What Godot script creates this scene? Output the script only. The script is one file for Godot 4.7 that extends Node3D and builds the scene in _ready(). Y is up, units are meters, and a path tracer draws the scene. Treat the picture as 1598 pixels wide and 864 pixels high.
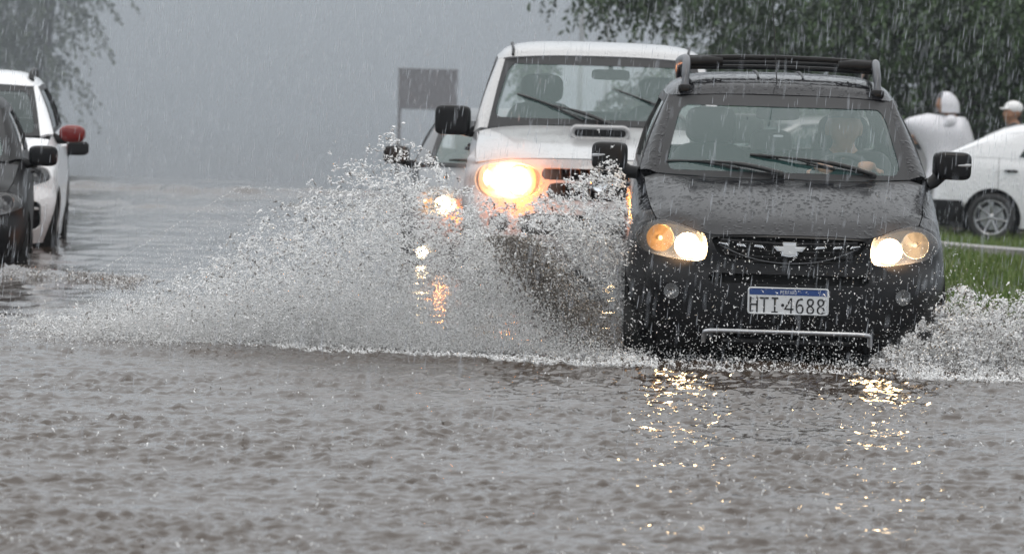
extends Node3D

# ---------------------------------------------------------------- mesh code
class Geo:
	var v := PackedVector3Array()
	var n := PackedVector3Array()
	var c := PackedColorArray()
	var uv := PackedVector2Array()
	var ix := PackedInt32Array()

	func tri(a: int, b: int, d: int) -> void:
		ix.append(a); ix.append(b); ix.append(d)

	func quad(a: Vector3, b: Vector3, d: Vector3, e: Vector3) -> void:
		var k := v.size()
		v.append(a); v.append(b); v.append(d); v.append(e)
		tri(k, k + 1, k + 2); tri(k, k + 2, k + 3)

	func grid(g: Array, wrap := false) -> Geo:
		var k := v.size()
		var nu: int = g[0].size()
		for r in g:
			v.append_array(r)
		for i in g.size() - 1:
			for j in (nu if wrap else nu - 1):
				var j2 := (j + 1) % nu
				tri(k + i * nu + j, k + (i + 1) * nu + j, k + (i + 1) * nu + j2)
				tri(k + i * nu + j, k + (i + 1) * nu + j2, k + i * nu + j2)
		return self

	# bevelled box: six faces, chamfers and corners
	func box(at: Vector3, s: Vector3, b := 0.0, t := Basis()) -> Geo:
		var h := s / 2
		b = minf(b, minf(h.x, minf(h.y, h.z)) * 0.95)
		if b <= 0.0:
			for ax in 3:
				for sg in [-1.0, 1.0]:
					var u := Vector3.ZERO; var w := Vector3.ZERO; var o := Vector3.ZERO
					o[ax] = sg * h[ax]; u[(ax + 1) % 3] = h[(ax + 1) % 3]; w[(ax + 2) % 3] = h[(ax + 2) % 3]
					if sg > 0:
						quad(at + t * (o - u - w), at + t * (o - u + w), at + t * (o + u + w), at + t * (o + u - w))
					else:
						quad(at + t * (o - u - w), at + t * (o + u - w), at + t * (o + u + w), at + t * (o - u + w))
			return self
		return sell(at, h, t, 0.22, 10, 12) if b > minf(h.x, minf(h.y, h.z)) * 0.6 else cham(at, h, b, t)

	func cham(at: Vector3, h: Vector3, b: float, t: Basis) -> Geo:
		var rows := []
		for k in [[-h.y, 1.0], [-h.y + b, 0.0], [h.y - b, 0.0], [h.y, 1.0]]:
			var i: float = b * k[1]
			var x := h.x - i; var z := h.z - i
			var row := PackedVector3Array()
			for p in [[-x + b, -z], [x - b, -z], [x, -z + b], [x, z - b], [x - b, z], [-x + b, z], [-x, z - b], [-x, -z + b]]:
				row.append(at + t * Vector3(p[0], k[0], p[1]))
			rows.append(row)
		for i in 3:
			for j in 8:
				var j2 := (j + 1) % 8
				quad(rows[i][j], rows[i][j2], rows[i + 1][j2], rows[i + 1][j])
		for e in [0, 3]:
			var k := v.size()
			v.append_array(rows[e])
			for j in range(1, 7):
				if e == 0: tri(k, k + j + 1, k + j)
				else: tri(k, k + j, k + j + 1)
		return self

	# superellipsoid: e near 1 is a ball, near 0.2 a rounded box
	func sell(at: Vector3, h: Vector3, t := Basis(), e := 1.0, rings := 10, segs := 16, e2 := -1.0) -> Geo:
		if e2 < 0: e2 = e
		var g := []
		for i in rings + 1:
			var a := -PI / 2 + PI * i / rings
			var ca := absf(cos(a)) ** e; var sa := signf(sin(a)) * absf(sin(a)) ** e
			var row := PackedVector3Array()
			for j in segs:
				var b := TAU * j / segs
				row.append(at + t * (h * Vector3(ca * signf(cos(b)) * absf(cos(b)) ** e2, sa, ca * signf(sin(b)) * absf(sin(b)) ** e2)))
			g.append(row)
		return grid(g, true)

	func tube(p: Array, r: Array, sides := 8, caps := true, flat := 1.0) -> Geo:
		var g := []
		var side := Vector3.ZERO
		for i in p.size():
			var d: Vector3 = (p[mini(i + 1, p.size() - 1)] - p[maxi(i - 1, 0)]).normalized()
			if side == Vector3.ZERO:
				side = d.cross(Vector3.UP if absf(d.y) < 0.9 else Vector3.RIGHT).normalized()
			side = (side - d * side.dot(d)).normalized()
			var up := side.cross(d)
			var rr: float = r[mini(i, r.size() - 1)]
			var row := PackedVector3Array()
			for k in sides:
				var a := TAU * k / sides
				row.append(p[i] + (side * cos(a) + up * sin(a) * flat) * rr)
			g.append(row)
		grid(g, true)
		if caps:
			for e in [0, p.size() - 1]:
				var k := v.size()
				v.append(p[e]); v.append_array(g[e])
				for j in sides:
					tri(k, k + 1 + j, k + 1 + (j + 1) % sides)
		return self

	# profile of (radius, along) turned round the local y axis
	func lathe(at: Vector3, prof: Array, t := Basis(), segs := 24, hard := false) -> Geo:
		var g := []
		for q in prof:
			var row := PackedVector3Array()
			for j in segs:
				var b := TAU * j / segs
				row.append(at + t * Vector3(q[0] * cos(b), q[1], q[0] * sin(b)))
			g.append(row)
		if not hard: return grid(g, true)
		for i in g.size() - 1:
			grid([g[i], g[i + 1]], true)
		return self

	# an outline in x/y given depth along z, edges chamfered
	func prism(poly: PackedVector2Array, z0: float, z1: float, b := 0.0, t := Transform3D()) -> Geo:
		var m := poly.size()
		var inner := PackedVector2Array()
		var turn := -1.0 if Geometry2D.is_polygon_clockwise(poly) else 1.0
		for i in m:
			var d0 := (poly[i] - poly[(i + m - 1) % m]).normalized()
			var d1 := (poly[(i + 1) % m] - poly[i]).normalized()
			var nn := Vector2(-d0.y - d1.y, d0.x + d1.x) * turn
			nn = nn.normalized() / maxf(0.4, nn.length() / 2)
			inner.append(poly[i] + nn * b)
		var rings := [[poly, z0], [poly, z1 - signf(z1 - z0) * b], [inner, z1]]
		for r in 2:
			for i in m:
				var j := (i + 1) % m
				var p: PackedVector2Array = rings[r][0]; var q: PackedVector2Array = rings[r + 1][0]
				quad(t * Vector3(p[i].x, p[i].y, rings[r][1]), t * Vector3(p[j].x, p[j].y, rings[r][1]), t * Vector3(q[j].x, q[j].y, rings[r + 1][1]), t * Vector3(q[i].x, q[i].y, rings[r + 1][1]))
		for e in [[poly, z0], [inner, z1]]:
			var f := Geometry2D.triangulate_polygon(e[0])
			var k := v.size()
			for p in e[0]: v.append(t * Vector3(p.x, p.y, e[1]))
			for i in f.size() / 3:
				tri(k + f[i * 3], k + f[i * 3 + 1], k + f[i * 3 + 2])
		return self

	# keeps what lies where f is positive, cutting the triangles that straddle it
	func cut(f: Callable) -> Geo:
		var d := PackedFloat32Array()
		for p in v: d.append(f.call(p))
		var out := PackedInt32Array()
		var made := {}
		for t in ix.size() / 3:
			var poly := []
			for e in 3:
				var a := ix[t * 3 + e]; var b := ix[t * 3 + (e + 1) % 3]
				if d[a] > 0: poly.append(a)
				if (d[a] > 0) != (d[b] > 0):
					var key := Vector2i(mini(a, b), maxi(a, b))
					if not made.has(key):
						made[key] = v.size()
						v.append(v[a].lerp(v[b], d[a] / (d[a] - d[b])))
						if uv.size(): uv.append(uv[a].lerp(uv[b], d[a] / (d[a] - d[b])))
					poly.append(made[key])
			for e in range(1, poly.size() - 1):
				out.append(poly[0]); out.append(poly[e]); out.append(poly[e + 1])
		ix = out
		return tidy()

	func tidy() -> Geo:
		var to := {}
		var w := PackedVector3Array(); var wc := PackedColorArray(); var wu := PackedVector2Array()
		for i in ix.size():
			var a := ix[i]
			if not to.has(a):
				to[a] = w.size(); w.append(v[a])
				if c.size(): wc.append(c[a])
				if uv.size(): wu.append(uv[a])
			ix[i] = to[a]
		v = w; c = wc; uv = wu
		return self

	func normals() -> PackedVector3Array:
		var o := PackedVector3Array(); o.resize(v.size())
		for t in ix.size() / 3:
			var a := ix[t * 3]; var b := ix[t * 3 + 1]; var d := ix[t * 3 + 2]
			var f := (v[d] - v[a]).cross(v[b] - v[a])
			o[a] += f; o[b] += f; o[d] += f
		for i in o.size(): o[i] = o[i].normalized() if o[i].length_squared() > 1e-20 else Vector3.UP
		return o

	# gives a sheet a thickness: second skin below, joined round the open edges
	func thick(t: float) -> Geo:
		var nn := normals()
		var m := v.size(); var tris := ix.size() / 3
		var edges := {}
		for k in tris:
			for e in 3:
				var a := ix[k * 3 + e]; var b := ix[k * 3 + (e + 1) % 3]
				if edges.has(Vector2i(b, a)): edges.erase(Vector2i(b, a))
				else: edges[Vector2i(a, b)] = true
		for i in m: v.append(v[i] - nn[i] * t)
		for k in tris: tri(m + ix[k * 3], m + ix[k * 3 + 2], m + ix[k * 3 + 1])
		for e in edges: quad(v[e.x], v[m + e.x], v[m + e.y], v[e.y])
		return self

	func shift(t: float) -> Geo:
		var nn := normals()
		for i in v.size(): v[i] += nn[i] * t
		return self

	func both() -> Geo:   # the same again, mirrored across x
		var m := v.size(); var t := ix.size() / 3
		for i in m: v.append(v[i] * Vector3(-1, 1, 1))
		for k in t: tri(m + ix[k * 3], m + ix[k * 3 + 2], m + ix[k * 3 + 1])
		return self

	func flip() -> Geo:
		for i in v.size(): v[i].x = -v[i].x
		for k in ix.size() / 3:
			var a := ix[k * 3 + 1]; ix[k * 3 + 1] = ix[k * 3 + 2]; ix[k * 3 + 2] = a
		return self

	func moved(t: Transform3D) -> Geo:
		for i in v.size(): v[i] = t * v[i]
		return self

	func add(o: Geo) -> Geo:
		var m := v.size()
		v.append_array(o.v)
		for i in o.ix: ix.append(m + i)
		return self

	func mesh() -> ArrayMesh:
		var a := []; a.resize(Mesh.ARRAY_MAX)
		a[Mesh.ARRAY_VERTEX] = v
		a[Mesh.ARRAY_NORMAL] = n if n.size() == v.size() else normals()
		a[Mesh.ARRAY_INDEX] = ix
		if c.size() == v.size(): a[Mesh.ARRAY_COLOR] = c
		if uv.size() == v.size(): a[Mesh.ARRAY_TEX_UV] = uv
		var m := ArrayMesh.new()
		m.add_surface_from_arrays(Mesh.PRIMITIVE_TRIANGLES, a)
		return m


var M := {}
var rng := RandomNumberGenerator.new()

func g() -> Geo: return Geo.new()
func V(x: float, y: float, z: float) -> Vector3: return Vector3(x, y, z)
func rr(a: float, b: float) -> float: return rng.randf_range(a, b)

func cr(a: Vector3, b: Vector3, c: Vector3, d: Vector3, t: float) -> Vector3:
	return b + 0.5 * t * (c - a + t * (2 * a - 5 * b + 4 * c - d + t * (3 * (b - c) + d - a)))

func curve(p: Array, s: int) -> Array:
	var o := []
	var m := p.size()
	for i in m - 1:
		var p0: Vector3 = p[i - 1] if i > 0 else 2 * p[0] - p[1]
		var p3: Vector3 = p[i + 2] if i + 2 < m else 2 * p[m - 1] - p[m - 2]
		for k in s: o.append(cr(p0, p[i], p[i + 1], p3, float(k) / s))
	o.append(p[m - 1])
	return o

# smooth sheet through rows of points
func sheet(rows: Array, su := 4, sv := 4) -> Array:
	var across := []
	for r in rows: across.append(curve(r, sv))
	var m: int = across[0].size()
	var cols := []
	for j in m:
		var col := []
		for r in across: col.append(r[j])
		cols.append(curve(col, su))
	var out := []
	for i in cols[0].size():
		var row := PackedVector3Array()
		for j in m: row.append(cols[j][i])
		out.append(row)
	return out

# rows that start on the middle line, mirrored to the other side
func sym(rows: Array) -> Array:
	var o := []
	for r in rows:
		var q := []
		for i in range(r.size() - 1, 0, -1): q.append(r[i] * Vector3(-1, 1, 1))
		q.append_array(r)
		o.append(q)
	return o

func poly_d(p: Vector2, poly: PackedVector2Array) -> float:   # signed distance, negative inside
	var best := 1e9
	var m := poly.size()
	for i in m:
		best = minf(best, p.distance_to(Geometry2D.get_closest_point_to_segment(p, poly[i], poly[(i + 1) % m])))
	return -best if Geometry2D.is_point_in_polygon(p, poly) else best

func round_poly(pts: Array, k := 5) -> PackedVector2Array:   # closed smooth outline
	var o := PackedVector2Array()
	var m := pts.size()
	for i in m:
		for s in k:
			var q := cr(v3(pts[(i + m - 1) % m]), v3(pts[i]), v3(pts[(i + 1) % m]), v3(pts[(i + 2) % m]), float(s) / k)
			o.append(Vector2(q.x, q.y))
	return o

func v3(p: Vector2) -> Vector3: return Vector3(p.x, p.y, 0)

func rrect(cx: float, cy: float, w: float, h: float, r: float, k := 5) -> PackedVector2Array:
	var o := PackedVector2Array()
	for q in [[1, 1, 0], [-1, 1, 1], [-1, -1, 2], [1, -1, 3]]:
		for s in k + 1:
			var a: float = (q[2] + float(s) / k) * PI / 2
			o.append(Vector2(cx + q[0] * (w / 2 - r) + cos(a) * r, cy + q[1] * (h / 2 - r) + sin(a) * r))
	return o

func circle(cx: float, cy: float, r: float, k := 24) -> PackedVector2Array:
	var o := PackedVector2Array()
	for i in k: o.append(Vector2(cx + cos(TAU * i / k) * r, cy + sin(TAU * i / k) * r))
	return o

func along(p: Array, t: float) -> Vector3:   # point on a polyline whose z falls from first to last
	for i in p.size() - 1:
		if t <= p[i].z and t >= p[i + 1].z: return p[i].lerp(p[i + 1], (p[i].z - t) / maxf(p[i].z - p[i + 1].z, 1e-6))
	return p[0] if t > p[0].z else p[-1]

# ---------------------------------------------------------------- objects
var used := {}
func numbered(called: String) -> String:
	var k: int = used.get(called, 0)
	used[called] = k + 1
	return called if k == 0 else "%s_%03d" % [called, k]

func thing(called: String, label: String, category: String, at := Vector3.ZERO, turn := 0.0, group := "") -> Node3D:
	var o := Node3D.new(); o.name = numbered(called); add_child(o)
	o.position = at; o.rotation.y = turn
	o.set_meta("label", label); o.set_meta("category", category)
	if group: o.set_meta("group", group)
	return o

var part_no := {}
func part(parent: Node3D, called: String, geo: Geo, mat: Material, label := "") -> MeshInstance3D:
	return part_mesh(parent, called, geo.mesh(), mat, label)

func part_mesh(parent: Node3D, called: String, mesh: Mesh, mat: Material, label := "") -> MeshInstance3D:
	var o := MeshInstance3D.new()
	var key := [parent, called]
	var k: int = part_no.get(key, 0)
	part_no[key] = k + 1
	o.name = called if k == 0 else "%s_%03d" % [called, k]
	o.mesh = mesh; o.material_override = mat
	parent.add_child(o, true)
	if label: o.set_meta("label", label)
	return o

func setting(called: String, geo: Geo, mat: Material, kind := "structure", label := "") -> MeshInstance3D:
	var o := part(self, called, geo, mat, label)
	o.set_meta("kind", kind)
	return o

func mat(col: Color, rough := 0.6, metal := 0.0) -> StandardMaterial3D:
	var m := StandardMaterial3D.new()
	m.albedo_color = col.linear_to_srgb(); m.roughness = rough; m.metallic = metal
	return m

func grey(x: float, rough := 0.6, metal := 0.0) -> StandardMaterial3D: return mat(Color(x, x, x), rough, metal)

func glow(col: Color, e: float) -> StandardMaterial3D:
	var m := mat(Color(0.5, 0.5, 0.5), 0.4)
	m.emission_enabled = true; m.emission = col.linear_to_srgb(); m.emission_energy_multiplier = e
	return m

func pane(col: Color, a: float, rough := 0.03) -> StandardMaterial3D:
	var m := mat(col, rough)
	m.transparency = BaseMaterial3D.TRANSPARENCY_ALPHA
	m.albedo_color.a = a
	return m

# height picture of rain beads: single domes, some run together
func bead_texture(size: int, count: int, r0: float, r1: float, sd: int) -> ImageTexture:
	var r := RandomNumberGenerator.new(); r.seed = sd
	var h := PackedFloat32Array(); h.resize(size * size)
	for i in count:
		var cx := r.randi() % size; var cy := r.randi() % size
		var rad := lerpf(r0, r1, r.randf() ** 2.5)
		var ex := r.randf_range(0.8, 1.5)
		var m := int(rad * 1.6) + 1
		for y in range(-m, m + 1):
			for x in range(-m, m + 1):
				var d := 1.0 - (x * x * ex + y * y / ex) / (rad * rad)
				if d > 0:
					var k := posmod(cy + y, size) * size + posmod(cx + x, size)
					h[k] = maxf(h[k], sqrt(d) * rad / r1)
	var im := Image.create_empty(size, size, false, Image.FORMAT_RF)
	im.set_data(size, size, false, Image.FORMAT_RF, h.to_byte_array())
	return ImageTexture.create_from_image(im)

func noise_texture(size: int, freq: float, sd: int, oct := 4, ramp: Gradient = null, type := FastNoiseLite.TYPE_SIMPLEX_SMOOTH) -> NoiseTexture2D:
	var f := FastNoiseLite.new(); f.seed = sd; f.frequency = freq; f.fractal_octaves = oct; f.noise_type = type
	var t := NoiseTexture2D.new(); t.width = size; t.height = size; t.seamless = true; t.noise = f
	if ramp: t.color_ramp = ramp
	return t

func ramp(a: Array) -> Gradient:
	var q := Gradient.new()
	var o := PackedFloat32Array(); var c := PackedColorArray()
	for k in a: o.append(k[0]); c.append(k[1].linear_to_srgb())
	q.offsets = o; q.colors = c
	return q

func beaded(m: StandardMaterial3D, tex: Texture2D, cm: float, metres: float) -> StandardMaterial3D:
	m.uv1_triplanar = true; m.uv1_scale = Vector3.ONE / metres
	m.heightmap_enabled = true; m.heightmap_texture = tex; m.heightmap_scale = cm
	return m

func materials() -> void:
	var beads := bead_texture(512, 700, 2.0, 9.0, 3)
	M.black = beaded(mat(Color(0.008, 0.008, 0.010), 0.13), beads, 0.5, 0.65)
	M.black.metallic_specular = .27
	M.black_smooth = mat(Color(0.006, 0.006, 0.007), 0.22)
	M.white = beaded(mat(Color(0.72, 0.73, 0.75), 0.3), beads, 0.6, 0.9)
	M.white.clearcoat_enabled = true; M.white.clearcoat = 0.7; M.white.clearcoat_roughness = 0.08
	M.silver = mat(Color(0.12, 0.13, 0.14), 0.3, 0.3)
	M.red = mat(Color(0.16, 0.012, 0.012), 0.25)
	M.trim = mat(Color(0.012, 0.012, 0.013), 0.45)
	M.rubber = mat(Color(0.014, 0.014, 0.014), 0.55)
	M.tyre = mat(Color(0.016, 0.016, 0.017), 0.5)
	M.alloy = mat(Color(0.42, 0.43, 0.45), 0.3, 0.8)
	M.chrome = mat(Color(0.85, 0.86, 0.88), 0.1, 1.0)
	M.satin = mat(Color(0.45, 0.46, 0.48), 0.3, 0.85)
	M.dark = mat(Color(0.004, 0.004, 0.004), 0.9)
	M.cabin = mat(Color(0.035, 0.037, 0.04), 0.85)
	M.seat = mat(Color(0.03, 0.032, 0.035), 0.9)
	M.beige = mat(Color(0.2, 0.2, 0.2), 0.8)
	M.glass = pane(Color(0.13, 0.34, 0.32), 0.14)
	M.glass_wet = beaded(pane(Color(0.12, 0.36, 0.34), 0.10), bead_texture(512, 260, 2.0, 7.0, 9), 0.06, 0.5)
	M.glass_wet.metallic_specular = .42
	M.glass_dark = pane(Color(0.03, 0.05, 0.05), 0.72)
	M.lens = pane(Color(0.4, 0.4, 0.4), 0.006)
	M.plate = mat(Color(0.62, 0.64, 0.66), 0.4)
	M.plate_blue = mat(Color(0.012, 0.05, 0.2), 0.4)
	M.ink = mat(Color(0.008, 0.008, 0.01), 0.5)
	M.bowl = mat(Color(0.36, 0.36, 0.36), 0.2, 0.9)
	M.amber = mat(Color(0.7, 0.28, 0.05), 0.3)
	M.lamp = glow(Color(1.0, 0.70, 0.38), 40.0)
	M.lamp_hot = glow(Color(1.0, 0.70, 0.34), 22.0)
	M.lamp_ring = glow(Color(1.0, .36, .03), 1.0)  # orange halo round the pickup headlight, put in as a glowing surface
	M.bulb_amber_glow = glow(Color(1.0, 0.5, 0.12), .6)  # glow given to an unlit bulb for the amber light in its bowl

# ---------------------------------------------------------------- vehicles
# tables of a small hatchback, half a car: x sideways, y up from the road, z from the nose (0) back
func hatch_tables() -> Dictionary:
	return {
		"hood": [
			[V(0, .772, -.06), V(.2, .772, -.065), V(.4, .768, -.10), V(.54, .812, -.26), V(.66, .832, -.38)],
			[V(0, .85, -.22), V(.21, .85, -.23), V(.42, .852, -.27), V(.57, .872, -.39), V(.68, .868, -.5)],
			[V(0, .932, -.5), V(.22, .932, -.51), V(.44, .932, -.53), V(.59, .926, -.6), V(.695, .905, -.68)],
			[V(0, .992, -.75), V(.22, .993, -.76), V(.45, .992, -.79), V(.61, .980, -.83), V(.71, .957, -.88)],
			[V(0, 1.03, -.93), V(.22, 1.03, -.95), V(.45, 1.032, -1.0), V(.61, 1.03, -1.05), V(.72, 1.02, -1.12)]],
		"ws": [
			[V(0, 1.035, -.95), V(.3, 1.036, -.98), V(.52, 1.04, -1.06), V(.65, 1.045, -1.17)],
			[V(0, 1.262, -1.33), V(.3, 1.26, -1.355), V(.5, 1.257, -1.42), V(.612, 1.255, -1.52)],
			[V(0, 1.462, -1.75), V(.29, 1.46, -1.76), V(.47, 1.453, -1.80), V(.57, 1.447, -1.87)]],
		"roof": [
			[V(0, 1.470, -1.752), V(.3, 1.467, -1.765), V(.48, 1.459, -1.80), V(.555, 1.455, -1.85), V(.60, 1.45, -1.98)],
			[V(0, 1.535, -1.9), V(.3, 1.53, -1.91), V(.47, 1.518, -1.93), V(.56, 1.492, -1.96), V(.612, 1.46, -2.1)],
			[V(0, 1.578, -2.2), V(.3, 1.573, -2.2), V(.47, 1.558, -2.2), V(.57, 1.52, -2.22), V(.62, 1.472, -2.3)],
			[V(0, 1.592, -2.8), V(.3, 1.587, -2.8), V(.47, 1.572, -2.8), V(.57, 1.53, -2.8), V(.622, 1.475, -2.8)],
			[V(0, 1.565, -3.55), V(.3, 1.56, -3.55), V(.46, 1.545, -3.54), V(.555, 1.515, -3.52), V(.61, 1.46, -3.5)]],
		"face": [
			[V(0, .768, -.055), V(.2, .768, -.06), V(.4, .764, -.095), V(.54, .808, -.255), V(.66, .828, -.375), V(.745, .80, -.46), V(.785, .78, -.62)],
			[V(0, .70, -.01), V(.2, .70, -.015), V(.4, .70, -.06), V(.54, .72, -.16), V(.665, .735, -.28), V(.765, .735, -.42), V(.80, .72, -.62)],
			[V(0, .61, 0), V(.2, .61, -.005), V(.4, .615, -.05), V(.54, .63, -.14), V(.67, .64, -.26), V(.778, .64, -.42), V(.81, .64, -.62)],
			[V(0, .53, .02), V(.2, .53, .015), V(.4, .53, -.02), V(.55, .53, -.1), V(.69, .54, -.22), V(.79, .54, -.42), V(.82, .54, -.62)],
			[V(0, .42, .03), V(.2, .42, .025), V(.4, .42, -.01), V(.55, .42, -.09), V(.69, .43, -.21), V(.79, .44, -.42), V(.82, .45, -.62)],
			[V(0, .30, .02), V(.2, .30, .015), V(.4, .30, -.02), V(.54, .30, -.1), V(.67, .31, -.23), V(.77, .32, -.43), V(.81, .32, -.62)],
			[V(0, .19, -.05), V(.2, .19, -.05), V(.4, .19, -.08), V(.52, .19, -.15), V(.64, .19, -.27), V(.74, .2, -.45), V(.80, .2, -.62)]],
		"side": [
			[V(.695, .887, -.62), V(.775, .80, -.62), V(.81, .64, -.62), V(.82, .45, -.62), V(.80, .2, -.62)],
			[V(.714, .955, -.9), V(.785, .86, -.9), V(.815, .66, -.9), V(.825, .45, -.9), V(.80, .2, -.9)],
			[V(.738, 1.04, -1.2), V(.79, .92, -1.2), V(.815, .68, -1.2), V(.815, .45, -1.2), V(.79, .2, -1.2)],
			[V(.752, 1.085, -1.6), V(.795, .95, -1.6), V(.812, .7, -1.6), V(.81, .45, -1.6), V(.785, .2, -1.6)],
			[V(.757, 1.10, -2.2), V(.798, .96, -2.2), V(.812, .7, -2.2), V(.81, .45, -2.2), V(.785, .2, -2.2)],
			[V(.757, 1.115, -2.8), V(.798, .97, -2.8), V(.812, .71, -2.8), V(.81, .45, -2.8), V(.785, .2, -2.8)],
			[V(.75, 1.13, -3.3), V(.79, .98, -3.3), V(.812, .73, -3.3), V(.82, .47, -3.3), V(.79, .23, -3.3)],
			[V(.725, 1.14, -3.7), V(.765, .97, -3.7), V(.785, .74, -3.7), V(.785, .48, -3.7), V(.76, .27, -3.7)]],
		"eave": [V(.60, 1.45, -1.98), V(.615, 1.468, -2.2), V(.622, 1.475, -2.8), V(.61, 1.46, -3.5)],
		"belt": [V(.745, 1.06, -1.28), V(.752, 1.085, -1.6), V(.757, 1.10, -2.2), V(.757, 1.115, -2.8), V(.75, 1.13, -3.3), V(.725, 1.14, -3.7)],
		"tail": [
			[V(0, 1.565, -3.55), V(.3, 1.56, -3.55), V(.46, 1.545, -3.54), V(.555, 1.515, -3.52), V(.61, 1.46, -3.5)],
			[V(0, 1.14, -3.84), V(.35, 1.14, -3.83), V(.58, 1.14, -3.79), V(.68, 1.14, -3.75), V(.725, 1.14, -3.7)],
			[V(0, .95, -3.9), V(.35, .95, -3.89), V(.6, .95, -3.86), V(.72, .96, -3.8), V(.765, .97, -3.7)],
			[V(0, .72, -3.92), V(.35, .72, -3.91), V(.6, .72, -3.88), V(.73, .73, -3.82), V(.785, .74, -3.7)],
			[V(0, .48, -3.95), V(.35, .48, -3.94), V(.6, .48, -3.9), V(.74, .48, -3.84), V(.785, .48, -3.7)],
			[V(0, .26, -3.88), V(.35, .26, -3.88), V(.6, .26, -3.84), V(.72, .265, -3.79), V(.76, .27, -3.7)]],
		"front_axle": -.72, "rear_axle": -3.17, "radius": .29, "doors": [-1.24, -2.3, -3.1], "windows": [[.03, .43], [.46, .78], [.81, .93]],
		"track": .70,
	}

func scaled(t: Dictionary, s: Vector3) -> Dictionary:
	var o := t.duplicate(true)
	for key in ["hood", "ws", "roof", "face", "side", "tail"]:
		for r in o[key]:
			for i in r.size(): r[i] = r[i] * s
	for key in ["eave", "belt"]:
		for i in o[key].size(): o[key][i] = o[key][i] * s
	for key in ["front_axle", "rear_axle"]: o[key] *= s.z
	for i in 3: o.doors[i] *= s.z
	o.track *= s.x
	return o

func wheel(root: Node3D, x: float, y: float, z: float, r: float, spokes := 6) -> void:
	var s := signf(x)
	var t := Basis(V(0, 1, 0), V(s, 0, 0), V(0, 0, 1))   # local y points outwards
	var w := .19
	var ty := g()
	ty.lathe(V(x, y, z), [[r * .66, -w / 2], [r * .9, -w / 2 - .012], [r * .985, -w * .4], [r, -w * .25], [r, -w * .13], [r * .985, -w * .12], [r * .985, -w * .08], [r, -w * .07], [r, w * .07], [r * .985, w * .08], [r * .985, w * .12], [r, w * .13], [r, w * .25], [r * .985, w * .4], [r * .9, w / 2 + .012], [r * .72, w / 2 + .006], [r * .66, w / 2 - .02]], t, 40)
	var ob := part(root, "wheel", ty, M.tyre)
	var rim := g()
	rim.lathe(V(x, y, z), [[r * .66, w / 2 - .018], [r * .7, w / 2 + .004], [r * .66, w / 2 + .006], [r * .6, w / 2 - .012], [r * .58, -w / 2]], t, 32)
	for k in spokes:
		var a := TAU * k / spokes
		var d := V(0, cos(a), sin(a))
		rim.tube([V(x + s * (w / 2 - .035), y, z) + d * r * .08, V(x + s * (w / 2 - .012), y, z) + d * r * .36, V(x + s * (w / 2 - .02), y, z) + d * r * .64], [r * .1, r * .075, r * .09], 8, true, .5)
	rim.lathe(V(x, y, z), [[0.0, w / 2 - .01], [r * .13, w / 2 - .014], [r * .17, w / 2 - .04]], t, 16)
	part(ob, "rim", rim, M.alloy)
	var disc := g().lathe(V(x, y, z), [[0.0, -.0], [r * .5, .0], [r * .5, -.02], [0.0, -.02]], t, 24, true)
	part(ob, "brake_disc", disc, M.satin)

func strip(p: Array, w: Array, thickness: float) -> Geo:   # rows of points into a solid strip
	return g().grid(sheet(p, 4, 3)).thick(thickness)

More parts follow.
